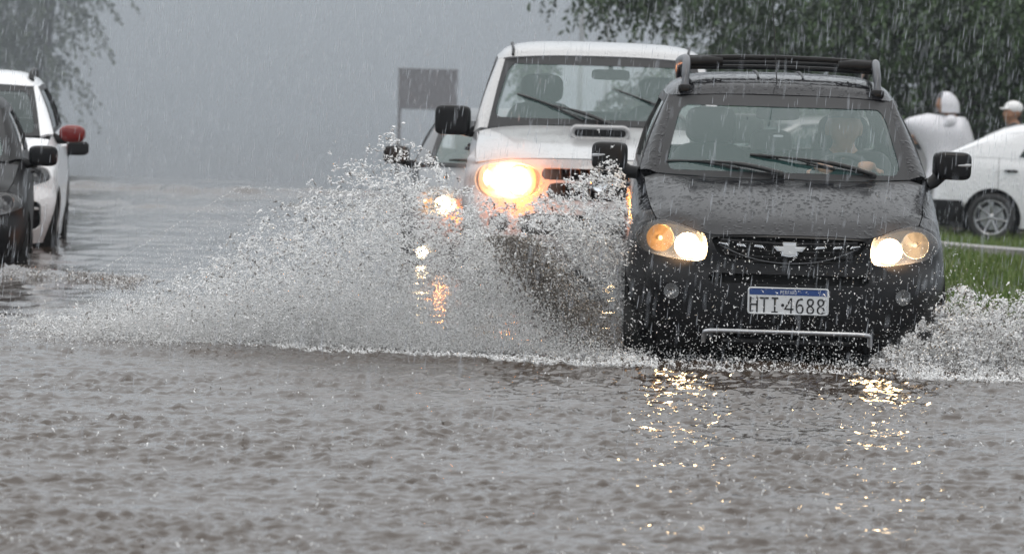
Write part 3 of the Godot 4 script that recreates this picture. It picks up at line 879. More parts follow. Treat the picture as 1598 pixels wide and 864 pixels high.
func pickup() -> Node3D:
	var r := thing("pickup_truck", "white pickup truck with bonnet scoop and glaring headlight behind the spray", "pickup truck", V(.539, -WATER, -30.86), deg_to_rad(-.6))
	var S := {
		"hood": [
			[V(0, 1.028, -.08), V(.2, 1.027, -.085), V(.42, 1.022, -.12), V(.6, 1.012, -.2), V(.79, .985, -.34)],
			[V(0, 1.075, -.25), V(.21, 1.075, -.26), V(.45, 1.07, -.28), V(.62, 1.06, -.33), V(.80, 1.02, -.45)],
			[V(0, 1.135, -.6), V(.22, 1.135, -.6), V(.47, 1.13, -.62), V(.64, 1.118, -.65), V(.805, 1.085, -.72)],
			[V(0, 1.19, -1.0), V(.23, 1.19, -1.0), V(.48, 1.187, -1.02), V(.65, 1.175, -1.04), V(.80, 1.14, -1.08)],
			[V(0, 1.225, -1.28), V(.23, 1.225, -1.29), V(.48, 1.22, -1.32), V(.66, 1.205, -1.36), V(.80, 1.175, -1.42)]],
		"ws": [
			[V(0, 1.233, -1.3), V(.3, 1.23, -1.32), V(.58, 1.215, -1.4), V(.748, 1.195, -1.52)],
			[V(0, 1.48, -1.72), V(.3, 1.478, -1.735), V(.56, 1.465, -1.8), V(.70, 1.445, -1.88)],
			[V(0, 1.69, -2.1), V(.3, 1.688, -2.11), V(.52, 1.675, -2.15), V(.653, 1.66, -2.2)]],
		"roof": [
			[V(0, 1.70, -2.1), V(.3, 1.697, -2.11), V(.53, 1.685, -2.15), V(.64, 1.676, -2.19), V(.70, 1.655, -2.3)],
			[V(0, 1.755, -2.22), V(.3, 1.752, -2.23), V(.5, 1.742, -2.26), V(.63, 1.72, -2.29), V(.705, 1.672, -2.4)],
			[V(0, 1.795, -2.6), V(.3, 1.792, -2.6), V(.5, 1.78, -2.6), V(.64, 1.75, -2.6), V(.715, 1.69, -2.65)],
			[V(0, 1.805, -3.1), V(.3, 1.80, -3.1), V(.5, 1.79, -3.1), V(.64, 1.757, -3.1), V(.715, 1.69, -3.1)],
			[V(0, 1.77, -3.62), V(.3, 1.765, -3.62), V(.5, 1.755, -3.61), V(.63, 1.72, -3.6), V(.70, 1.66, -3.58)]],
		"face": [
			[V(0, 1.02, -.07), V(.2, 1.02, -.075), V(.42, 1.015, -.11), V(.6, 1.005, -.19), V(.78, .975, -.34), V(.83, .955, -.45), V(.865, .94, -.62)],
			[V(0, .95, -.02), V(.2, .95, -.025), V(.42, .95, -.06), V(.6, .94, -.14), V(.78, .92, -.28), V(.84, .9, -.42), V(.875, .88, -.62)],
			[V(0, .84, .0), V(.2, .84, -.005), V(.42, .84, -.04), V(.6, .83, -.12), V(.785, .81, -.27), V(.85, .8, -.42), V(.88, .78, -.62)],
			[V(0, .74, .02), V(.2, .74, .015), V(.42, .74, -.01), V(.62, .73, -.08), V(.8, .72, -.22), V(.86, .71, -.4), V(.88, .7, -.62)],
			[V(0, .6, .06), V(.2, .6, .055), V(.42, .6, .03), V(.62, .6, -.04), V(.8, .6, -.18), V(.86, .6, -.4), V(.88, .6, -.62)],
			[V(0, .46, .05), V(.2, .46, .045), V(.42, .46, .02), V(.62, .46, -.05), V(.79, .47, -.19), V(.85, .48, -.4), V(.87, .48, -.62)],
			[V(0, .33, -.03), V(.2, .33, -.03), V(.42, .33, -.05), V(.6, .34, -.12), V(.76, .36, -.25), V(.83, .37, -.43), V(.86, .38, -.62)]],
		"side": [
			[V(.808, 1.06, -.62), V(.85, .98, -.62), V(.88, .8, -.62), V(.885, .62, -.62), V(.86, .38, -.62)],
			[V(.808, 1.11, -.95), V(.855, 1.0, -.95), V(.885, .82, -.95), V(.89, .62, -.95), V(.86, .38, -.95)],
			[V(.815, 1.165, -1.35), V(.86, 1.03, -1.35), V(.88, .84, -1.35), V(.88, .62, -1.35), V(.85, .38, -1.35)],
			[V(.835, 1.17, -1.6), V(.865, 1.05, -1.6), V(.875, .84, -1.6), V(.87, .62, -1.6), V(.84, .38, -1.6)],
			[V(.84, 1.18, -2.4), V(.868, 1.06, -2.4), V(.876, .84, -2.4), V(.87, .62, -2.4), V(.84, .38, -2.4)],
			[V(.84, 1.19, -3.2), V(.868, 1.06, -3.2), V(.876, .84, -3.2), V(.87, .62, -3.2), V(.84, .38, -3.2)],
			[V(.84, 1.2, -3.9), V(.87, 1.06, -3.9), V(.88, .84, -3.9), V(.88, .62, -3.9), V(.85, .42, -3.9)],
			[V(.83, 1.2, -4.8), V(.85, 1.06, -4.8), V(.86, .84, -4.8), V(.86, .66, -4.8), V(.84, .48, -4.8)]],
		"eave": [V(.70, 1.665, -2.3), V(.712, 1.682, -2.6), V(.715, 1.685, -3.1), V(.70, 1.65, -3.58)],
		"belt": [V(.835, 1.168, -1.5), V(.84, 1.18, -2.4), V(.84, 1.19, -3.2), V(.84, 1.2, -3.75)],
		"tail": [
			[V(0, 1.77, -3.62), V(.3, 1.765, -3.62), V(.5, 1.755, -3.61), V(.63, 1.72, -3.6), V(.70, 1.66, -3.58)],
			[V(0, 1.2, -3.78), V(.35, 1.2, -3.78), V(.6, 1.2, -3.78), V(.75, 1.2, -3.78), V(.83, 1.2, -3.75)],
			[V(0, 1.19, -4.82), V(.35, 1.19, -4.82), V(.6, 1.19, -4.82), V(.78, 1.19, -4.82), V(.83, 1.2, -4.8)],
			[V(0, .8, -4.86), V(.35, .8, -4.86), V(.6, .8, -4.86), V(.8, .8, -4.86), V(.86, .84, -4.8)],
			[V(0, .48, -4.85), V(.35, .48, -4.85), V(.6, .48, -4.85), V(.78, .48, -4.84), V(.84, .48, -4.8)]],
		"front_axle": -.86, "rear_axle": -3.9, "radius": .36, "doors": [-1.46, -2.5, -3.45], "windows": [[.03, .47], [.5, .86]], "track": .74,
	}
	var head := round_poly([Vector2(.39, .80), Vector2(.385, .93), Vector2(.50, .985), Vector2(.66, .985), Vector2(.77, .95), Vector2(.80, .86), Vector2(.74, .78), Vector2(.56, .755)], 4)
	var grille := rrect(0, .925, .74, .075, .03)
	var grille2 := rrect(0, .815, .66, .11, .04)
	var low := rrect(0, .6, 1.0, .14, .05)
	var fog := rrect(.64, .6, .14, .1, .045)
	var o := body(r, S, {"paint": M.silver_white, "openings": [grille, grille2, low], "side_openings": [head, fog], "glass": M.glass_wet, "frit_low": .035, "frit_high": .06, "handle": M.trim})
	var face: Geo = o.face
	for sg in [-1, 1]:
		headlight(r, face, head, sg, [[V(.51, .875, -.15), .088, 3], [V(.67, .885, -.23), .075, 3]], .14)
		lamp_light(r, V(sg * .56, .875, .0), 2.0 if sg < 0 else .2, .07, .4 if sg < 0 else .0)
		var hl: Node3D = r.get_node("headlight" if sg < 0 else "headlight_001")
		part(hl, "headlight_lamp", g().sell(V(sg * .585, .882, -.185), V(.10, .056, .03), Basis(Vector3.UP, sg * .42), .8, 12, 28), M.lamp_hot)
		part(hl, "lamp_ring", g().sell(V(sg * .59, .878, -.225), V(.205, .125, .03), Basis(Vector3.UP, sg * .42), .8, 12, 28), M.lamp_ring)  # halo of the lamp, added as a glowing orange ellipsoid behind it
		var fin := func(p: Vector3) -> float: return -poly_d(Vector2(p.x * sg, p.y), fog) if p.x * sg > 0 else -1.0
		var f := part(r, "fog_light", well_of(face, fin, V(0, 0, -.07)), M.dark)
		bowl(f, "reflector", V(sg * .64, .6, -.12), .045, M.bowl)
	for q in [grille, grille2, low]:
		var qin := func(p: Vector3) -> float: return -poly_d(Vector2(p.x, p.y), q)
		var gr := part(r, "grille", well_of(face, qin, V(0, 0, -.08)), M.dark)
		var b := Rect2(q[0], Vector2.ZERO)
		for p in q: b = b.expand(p)
		for i in range(1, 12):
			var x := lerpf(b.position.x, b.end.x, i / 12.0)
			part(gr, "grille_rib", g().box(V(x, b.get_center().y, -.03 - x * x * .35), V(.012, b.size.y, .02), .003), M.trim)
	part(r, "grille_emblem", g().lathe(V(0, .87, .005), [[.055, -.01], [.06, .004], [.05, .01], [.044, .002], [0.0, .002]], Basis(V(1, 0, 0), V(0, 0, 1), V(0, -1, 0)), 24), M.chrome)
	# scoop on the bonnet
	var sc := part(r, "bonnet_scoop", g().prism(rrect(0, 0, .39, .085, .04), .0, -.5, .012, Transform3D(Basis(Vector3.RIGHT, .02), V(0, 1.188, -.74))), M.silver_white)
	part(sc, "scoop_rim", g().tube(loop3(rrect(0, 0, .375, .075, .036), Transform3D(Basis(), V(0, 1.188, -.74)), .0), [.012], 8, false), M.silver_white)
	part(sc, "scoop_mouth", g().prism(rrect(0, 0, .335, .044, .02), -.01, .004, .002, Transform3D(Basis(), V(0, 1.188, -.74))), M.trim)
	for i in range(-3, 4): part(sc, "scoop_slat", g().box(V(i * .045, 1.188, -.735), V(.008, .042, .012), .002), M.cabin)
	part(r, "cowl", g().grid(sheet(sym([[V(0, 1.222, -1.27), V(.3, 1.22, -1.28), V(.58, 1.205, -1.34), V(.8, 1.17, -1.43)], [V(0, 1.233, -1.32), V(.3, 1.23, -1.34), V(.58, 1.215, -1.42), V(.76, 1.193, -1.54)]]), 3, 4)).thick(.01), M.trim)
	wiper(r, ws_point(S, -.555, 1.42), ws_point(S, -.11, 1.255), ws_point(S, .075, 1.228), .55)
	wiper(r, ws_point(S, .08, 1.47), ws_point(S, .52, 1.30), ws_point(S, .66, 1.215), .55)
	for sg in [-1, 1]: mirror(r, sg, V(sg * .985, 1.24, -1.68), V(.118, .10, .07), V(sg * .80, 1.185, -1.62), M.trim, false, .38)
	for sg in [-1, 1]: part(r, "roof_gutter", g().tube(curve([V(sg * .60, 1.693, -2.17), V(sg * .60, 1.745, -2.29), V(sg * .615, 1.772, -2.6), V(sg * .615, 1.78, -3.1), V(sg * .6, 1.74, -3.55)], 4), [.009], 6), M.trim)
	seat(r, -.40, .78, -2.35, 1.56, M.seat, .5)
	seat(r, .42, .78, -2.35, 1.56, M.seat, .5)
	part(r, "rear_seat", g().sell(V(0, 1.05, -3.5), V(.68, .27, .1), Basis(), .35, 10, 24), M.seat)
	steering_wheel(r, .42, 1.16, -1.95)
	var rm := part(r, "rear_view_mirror", g().sell(V(.07, 1.575, -2.1), V(.13, .036, .022), Basis(), .4, 10, 24), M.cabin)
	part(rm, "mirror_stem", g().tube([V(.07, 1.58, -2.11), V(.07, 1.66, -2.09)], [.018], 6), M.cabin)
	part(r, "load_bed", g().box(V(0, .8, -4.3), V(1.5, .06, .9), .01), M.silver_white)
	return r

func lesser_hatchback(label: String, at: Vector3, turn: float, s: Vector3, o: Dictionary) -> Node3D:
	var r := thing("hatchback_car", label, "car", at, turn, o.get("group", ""))
	var S := scaled(hatch_tables(), s)
	S.radius = .29 * o.get("wheel", 1.0); S.hub = .29 * o.get("wheel", 1.0)
	if o.has("windows"): S.windows = o.windows
	if o.has("rear_shift"):   # a longer slope at the back
		for row in [S.tail[0], S.roof[4]]:
			for i in row.size(): row[i] += V(0, -.03, o.rear_shift)
		S.eave[3] += V(0, -.03, o.rear_shift)
	var head := PackedVector2Array()
	for p in round_poly([Vector2(.44, .66), Vector2(.43, .74), Vector2(.5, .80), Vector2(.62, .82), Vector2(.72, .80), Vector2(.757, .75), Vector2(.75, .70), Vector2(.6, .65)], 4): head.append(p * Vector2(s.x, s.y))
	var grille := rrect(0, .70 * s.y, .70 * s.x, .06 * s.y, .025)
	var low: PackedVector2Array = o.get("low", rrect(0, .42 * s.y, .8, .12, .04))
	var sides := [head]
	if o.has("fog"): sides.append(o.fog)
	o.merge({"openings": [grille, low], "side_openings": sides})
	var b := body(r, S, o)
	var face: Geo = b.face
	for sg in [-1, 1]:
		var lit: int = o.get("lit", 0)
		headlight(r, face, head, sg, [[V(.52 * s.x, .72 * s.y, -.16 * s.z), .055, lit], [V(.65 * s.x, .74 * s.y, -.29 * s.z), .055, 2 if lit else 0]], .12)
		if lit: lamp_light(r, V(sg * .52 * s.x, .72 * s.y, .0), 3.0, .05, .35)
		if o.has("fog"):
			var fin := func(p: Vector3) -> float: return -poly_d(Vector2(p.x * sg, p.y), o.fog) if p.x * sg > 0 else -1.0
			var f := part(r, "fog_light", well_of(face, fin, V(0, 0, -.06)), M.trim)
			var c := Vector2.ZERO
			for p in o.fog: c += p / o.fog.size()
			bowl(f, "reflector", V(sg * (c.x + o.get("fog_dx", 0.0)), c.y, o.get("fog_z", -.09)), .045, M.bowl)
			if o.get("fog_lit", 0): part(f, "fog_lamp", g().sell(V(sg * c.x, c.y, o.get("fog_z", -.09)), V(.04, .04, .02), Basis(), 1.0, 8, 14), M.lamp)
			if o.has("fog_bar"): part(f, "chrome_trim", g().tube([V(sg * (c.x - .12), c.y + .05, -.07), V(sg * (c.x + .04), c.y + .055, -.16), V(sg * (c.x + .11), c.y + .05, -.24)], [.012], 8), M.white)
	for q in [grille, low]:
		var qin := func(p: Vector3) -> float: return -poly_d(Vector2(p.x, p.y), q)
		var gr := part(r, "grille", well_of(face, qin, V(0, 0, -.06)), M.dark)
		for k in 2: part(gr, "grille_bar", g().tube([V(-.3, q[0].y - .012 - k * .02, -.03), V(0, q[0].y - .012 - k * .02, .0), V(.3, q[0].y - .012 - k * .02, -.03)], [.005], 6), M.trim)
	var pl := part(r, "number_plate", g().box(V(0, .50 * s.y, .035), V(.4, .13, .012), .004), M.plate)
	part(pl, "plate_header", g().box(V(0, .50 * s.y + .048, .0425), V(.385, .028, .002), 0), M.plate_blue)
	var S0: Vector3 = S.belt[0]
	for sg in [-1, 1]:
		mirror(r, sg, V(sg * (S0.x + .15), S0.y + o.get("mirror_up", .06), S0.z - .04), o.get("mirror_size", V(.1, .07, .06)), V(sg * (S0.x - .01), S0.y - .01, S0.z - .03), o.get("mirror_cap", M.trim), false, o.get("mirror_e", .5))
	wiper(r, ws_point(S, -.5 * s.x, 1.09 * s.y), ws_point(S, -.1, 1.075 * s.y), ws_point(S, .1, 1.05 * s.y), .5)
	wiper(r, ws_point(S, .0, 1.09 * s.y), ws_point(S, .4 * s.x, 1.08 * s.y), ws_point(S, .52 * s.x, 1.05 * s.y), .5)
	if o.get("rails", false):
		for sg in [-1, 1]:
			part(r, "roof_rail", g().tube(curve([V(sg * .55 * s.x, 1.5 * s.y, -1.98 * s.z), V(sg * .545 * s.x, 1.56 * s.y, -2.08 * s.z), V(sg * .55 * s.x, 1.585 * s.y, -2.3 * s.z), V(sg * .55 * s.x, 1.585 * s.y, -2.9 * s.z), V(sg * .54 * s.x, 1.53 * s.y, -3.4 * s.z)], 5), [.022], 8), M.trim)
	for x in [-.36, .36]: seat(r, x * s.x, .62 * s.y, -1.9 * s.z, 1.37 * s.y, M.seat)
	part(r, "rear_seat", g().sell(V(0, .86 * s.y, -3.08 * s.z), V(.6 * s.x, .3 * s.y, .08), Basis(Vector3.RIGHT, -.2), .35, 10, 24), M.seat)
	steering_wheel(r, .34 * s.x, 1.0 * s.y, -1.5 * s.z)
	for sg in [-1, 1]:
		part(r, "tail_light", g().sell(V(sg * .745 * s.x, .93 * s.y, -3.76 * s.z), V(.05, .11 * s.y, .07), Basis(), .6, 10, 16), M.red)
	return r

func vehicles() -> void:
	black_hatchback()
	pickup()
	lesser_hatchback("low grey car with amber lit headlight half hidden behind the white pickup truck", V(.02, -WATER, -36.0), deg_to_rad(-.4), V(1.07, .82, 1.0), {"paint": M.silver, "lit": 1, "fog": rrect(.70, .22, .12, .08, .035), "fog_lit": 1, "fog_z": -.17, "group": ""})
	# the row at the left edge
	lesser_hatchback("black car cut off by the left edge, nearest of the left row", V(-4.20, -.26, -33.7), deg_to_rad(5.0), V(1.0, .92, 1.0), {"paint": M.black_dull, "side_glass": M.glass_dark, "mirror_up": .03, "mirror_size": V(.105, .075, .06), "mirror_cap": M.black_smooth, "group": ""})
	lesser_hatchback("white car with roof rail and dark red mirror at the left edge", V(-4.36, -.15, -37.0), deg_to_rad(3.8), V(1.05, .955, 1.0), {"paint": M.white, "bumper": M.white, "mirror_cap": M.red, "mirror_up": .01, "mirror_size": V(.105, .07, .06), "mirror_e": .75, "rails": true, "side_glass": M.glass_dark, "glass": M.glass_dark,
		"fog": rrect(.60, .40, .27, .22, .05), "fog_z": -.12, "fog_dx": .02, "fog_bar": true, "low": rrect(0, .42, .7, .14, .05)})
	lesser_hatchback("dark grey car whose mirror and flank show behind the white car with the red mirror", V(-4.74, -.22, -41.6), deg_to_rad(4.2), V(1.04, .88, 1.0), {"paint": M.silver, "mirror_cap": M.trim, "mirror_up": -.02, "mirror_size": V(.125, .065, .06), "side_glass": M.glass_dark})
	# parked on the grass at the right
	lesser_hatchback("white parked hatchback seen from its rear flank at the right edge", V(8.36, -.22, -54.2), deg_to_rad(80), V(1.0, .84, .93), {"rear_bumper": M.trim, "rear_shift": .42, "windows": [[.03, .36], [.39, .66]], "frame": M.white, "paint": M.white, "side_glass": M.glass_dark, "spokes": 7, "handle": M.trim, "wheel": .97, "bumper": M.white})
	lesser_hatchback("white parked car mostly hidden between the black hatchback and its wing mirror", V(1.6, -.22, -60.5), deg_to_rad(-82), V(1.0, .84, .95), {"paint": M.silver_white, "side_glass": M.glass_dark, "handle": M.trim})

# ---------------------------------------------------------------- setting
func sstep(a: float, b: float, x: float) -> float: return smoothstep(a, b, x)

func verge_edge(z: float) -> float: return 2.75 + maxf(0.0, 31.0 - z) * .6
func ground_y(x: float, z: float) -> float:   # z: metres from the viewer
	var d := x - verge_edge(z)
	var y := -.15
	y = lerpf(y, .03, sstep(-.5, .3, d))
	y -= .25 * sstep(30, 56, z) * sstep(.3, 2.4, d)
	var l := -8.6 - x + minf(0.0, (z - 72) * .3) - maxf(0.0, z - 96) * .8
	y = lerpf(y, .12, sstep(0.0, 1.6, l))
	return y

func terrain() -> void:
	var rows := []
	var zs := [-14.0, 0.0, 10.0]
	for i in 60: zs.append(12.0 + i * .9)
	for z in [68, 72, 76, 80, 86, 95, 110, 140, 180, 230, 290]: zs.append(float(z))
	for z in zs:
		var row := PackedVector3Array()
		for x in [-60.0, -30.0, -16.0, -11.0, -9.5, -8.5, -8.0, -7.5, -7.0, -6.5, -6.0, -4.0, -1.0, 1.5]: row.append(V(x, ground_y(x, z), -z))
		for k in 26:
			var x: float = verge_edge(z) - .8 + k * .16
			row.append(V(x, ground_y(x, z), -z))
		for x in [8.0, 12.0, 20.0, 34.0, 60.0]: row.append(V(verge_edge(z) + x, ground_y(verge_edge(z) + x, z), -z))
		rows.append(row)
	var q := g().grid(rows)
	setting("ground", q, M.soil)
	# flooded road
	var f1 := FastNoiseLite.new(); f1.seed = 5; f1.frequency = 1.0; f1.fractal_octaves = 1
	var f2 := FastNoiseLite.new(); f2.seed = 8; f2.frequency = 1.0; f2.fractal_octaves = 1; f2.noise_type = FastNoiseLite.TYPE_SIMPLEX
	var fc := FastNoiseLite.new(); fc.seed = 14; fc.frequency = 1.0; fc.fractal_type = FastNoiseLite.FRACTAL_NONE; fc.noise_type = FastNoiseLite.TYPE_CELLULAR; fc.cellular_return_type = FastNoiseLite.RETURN_DISTANCE; fc.cellular_jitter = 1.0
	var h := func(x: float, z: float) -> float:
		var y := .016 * f1.get_noise_2d(x * .35, z * 1.1)
		y += .009 * f1.get_noise_2d(x * 1.2 + 40, z * 2.3)
		y += .003 * f2.get_noise_2d(x * 5.0, z * 5.2)
		y += .0045 * f2.get_noise_2d(x * 3.5 + 9, z * 7.0)
		# bow wave of the row of cars at the left, ridge where the far water shallows
		y += .07 * exp(-pow((z - 32.3 + (x + 3.6) * .8) / .35, 2)) * exp(-pow((x + 3.75) / .8, 2)) * (1.0 + .7 * f2.get_noise_2d(x * 6, z * 5))
		return y
	var wide := []
	var zw := [-14.0, -6.0, 0.0]
	for i in 230: zw.append(3.0 + i * .28)
	for z in [72, 80, 100, 140, 200, 290]: zw.append(float(z))
	for z in zw:
		var row := PackedVector3Array()
		var xe := verge_edge(z)
		for x in [-60.0, -35.0, -20.0]: row.append(V(x, -.045, -z))
		for jx in 90:
			var x := lerpf(-14.0, xe, jx / 89.0)
			row.append(V(x, -.045 + (h.call(x, z) if z > 2 and z < 68 else 0.0), -z))
		wide.append(row)
	setting("water", g().grid(wide), M.water)
	var near := []
	for i in 620:
		var z := 12.6 + i * .0165 + pow(i / 620.0, 4) * 3.2
		var half := z * .125 + .9
		var row := PackedVector3Array()
		for j in 500:
			var x := lerpf(-half, half, j / 499.0)
			var pit := .65 + .6 * f1.get_noise_2d(x * .5 + 3, z * 1.4)   # drops strike in gusts
			var d1 := (fc.get_noise_2d(x * 10.0, z * 15.0) + 1.0) / .30
			var d2 := (fc.get_noise_2d(x * 20.0 + 30, z * 26.0) + 1.0) / .36
			row.append(V(x, h.call(x, z) + pit * (.0135 * exp(-d1 * d1) + .0095 * exp(-d2 * d2)) + .0022 * f2.get_noise_2d(x * 10, z * 14) + .0013 * f2.get_noise_2d(x * 25, z * 24), -z))
		near.append(row)
	var q2 := g().grid(near)
	q2.cut(func(p: Vector3) -> float: return verge_edge(-p.z) - .02 - p.x)
	setting("water", q2, M.water, "structure")
	var z1: float = -near[619][0].z
	var far := []
	for i in 230:
		var z := z1 - .03 + i * .14
		var half := z * .115 + 1.0
		var row := PackedVector3Array()
		for j in 150:
			var x := lerpf(-half, half, j / 149.0)
			var df := (fc.get_noise_2d(x * 5.0, z * 2.5) + 1.0) / .3
			var y: float = h.call(x, z) * .9 + .010 * exp(-df * df) * (.6 + f1.get_noise_2d(x * .4, z * .5))
			y += .09 * exp(-pow((z - 57.5 - x * .25 - 1.6 * f1.get_noise_2d(x * .3, 3)) / .7, 2)) * (1 + .5 * f1.get_noise_2d(x * 2, z * 2))
			y += .035 * exp(-pow((z - 52.0 - x * .3 - 1.6 * f1.get_noise_2d(x * .3, 30)) / .5, 2)) * (1 + .9 * f1.get_noise_2d(x * 1.2, z * 2))
			row.append(V(x, y - .004, -z))
		far.append(row)
	var q3 := g().grid(far)
	q3.cut(func(p: Vector3) -> float: return verge_edge(-p.z) - .02 - p.x)
	setting("water", q3, M.water)
	# mud bank that stands out of the flood where the haze begins
	var bank := []
	for i in 7:
		var row := PackedVector3Array()
		for j in 90:
			var x := lerpf(-7.4, 2.4, j / 89.0)
			var zc := 59.0 + x * .22 + 1.3 * f1.get_noise_2d(x * .35, 60)
			var t := i / 6.0 * 2 - 1
			row.append(V(x, -.05 + (.075 + .03 * f1.get_noise_2d(x * 1.1, 9)) * (1 - t * t) + .012 * f2.get_noise_2d(x * 4, i * 1.0), -(zc + t * (1.1 + .5 * f1.get_noise_2d(x * .5, 90)))))
		bank.append(row)
	setting("mud_bank", g().grid(bank), M.mud)
	# footpath across the verge
	var path := []
	for i in 13:
		var row := PackedVector3Array()
		for z in [42.8, 44.2]:
			var x := 3.0 + i * 1.2
			row.append(V(x, ground_y(x, z + x * .06) + .03, -z - x * .06))
		path.append(row)
	setting("path", g().grid(path).thick(.06), M.concrete)

func grass() -> void:
	var q := g()
	for i in 46000:
		var z := 29.0 + 27.0 * rng.randf() ** 1.3
		var x := verge_edge(z) + rr(-.12, 4.6) + (5.0 * rng.randf() if i > 26000 else 0.0)
		if absf(z - x * .06 - 43.5) < .72: continue
		var a := rr(0, TAU); var hh := rr(.05, .13) * (1.0 + .4 * sin(x * 3 + z)); var w := rr(.004, .008)
		var b := V(x, ground_y(x, z) - .005, -z)
		var s := V(cos(a), 0, sin(a)) * w; var lean := V(rr(-.05, .05), 0, rr(-.05, .05))
		var col := Color(.075, .14, .02).lerp(Color(.13, .17, .04), rng.randf())
		var k := q.v.size()
		for p in [b - s, b + s, b + lean * .5 + V(0, hh * .6, 0) + s * .7, b + lean * .5 + V(0, hh * .6, 0) - s * .7, b + lean + V(0, hh, 0)]:
			q.v.append(p); q.c.append(col)
		q.tri(k, k + 1, k + 2); q.tri(k, k + 2, k + 3); q.tri(k + 3, k + 2, k + 4)
	setting("grass", q, M.leafy, "stuff", "short green grass on the verge beside the flooded road")

# foliage: drooping twigs set with folded leaves
func foliage(lobes: Array, twigs: int, leaves: int, size: float, droop: float, c0: Color, c1: Color, sd: int) -> Geo:
	var r := RandomNumberGenerator.new(); r.seed = sd
	var q := g()
	for i in twigs:
		var lo: Array = lobes[r.randi() % lobes.size()]
		var d := V(r.randfn(), r.randfn(), r.randfn()).normalized() * pow(r.randf(), .4)
		var p: Vector3 = lo[0] + d * lo[1]
		var a := r.randf() * TAU
		var dir := V(cos(a), r.randf_range(-.3, .3), sin(a)).normalized()
		var len: float = r.randf_range(.5, 1.1) * lo[2]
		var tone := r.randf()
		for k in leaves:
			var t := (k + r.randf()) / leaves
			var at: Vector3 = p + dir * len * t + V(0, -droop * len * t * t, 0)
			var tang := (dir + V(0, -2 * droop * t, 0)).normalized()
			var out := tang.cross(V(r.randfn(), r.randfn(), r.randfn())).normalized()
			var ld := (out + tang * .7 + V(0, -.4, 0)).normalized()
			var wd := ld.cross(V(r.randfn(), r.randfn(), r.randfn())).normalized()
			var s := size * r.randf_range(.6, 1.3)
			var up := ld.cross(wd)
			var col := c0.lerp(c1, clampf(tone * .6 + r.randf() * .5, 0, 1))
			var n := q.v.size()
			for e in [at, at + ld * s * .5 + wd * s * .22 + up * s * .07, at + ld * s, at + ld * s * .5 - wd * s * .22 + up * s * .07]:
				q.v.append(e); q.c.append(col)
			q.tri(n, n + 1, n + 2); q.tri(n, n + 2, n + 3)
	return q

func tree(called: String, label: String, category: String, at: Vector3, h: float, r: float, lean: Vector3, lobes: Array, twigs: int, leaves: int, size: float, droop: float, c0: Color, c1: Color, sd: int, group := "") -> void:
	var o := thing(called, label, category, at, 0.0, group)
	rng.seed = sd
	var tr := []; var rad := []
	for i in 9:
		var t := i / 8.0
		tr.append(lean * t * t + V(sin(t * 5 + sd) * .06, h * t, cos(t * 4 + sd) * .06)); rad.append(r * (1.25 - t * .7 + .5 * exp(-t * 14)))
	part(o, "trunk", g().tube(tr, rad, 14), M.bark)
	for lo in lobes:
		var t := rr(.45, .95)
		var s: Vector3 = lean * t * t + V(0, h * t, 0)
		var e: Vector3 = lo[0]
		part(o, "branch", g().tube(curve([s, s.lerp(e, .4) + V(0, .35, 0), s.lerp(e, .75) + V(0, .3, 0), e], 4), [r * .5, r * .4, r * .3, r * .24, r * .2, r * .16, r * .13, r * .1, r * .08, r * .06, r * .05, r * .03], 7), M.bark)
	if called == "hazy_tree" and at.x < 0: o.scale = Vector3.ONE * 1.16
	part(o, "crown", foliage(lobes, twigs, leaves, size, droop, c0, c1, sd), M.leafy).set_meta("kind", "stuff")

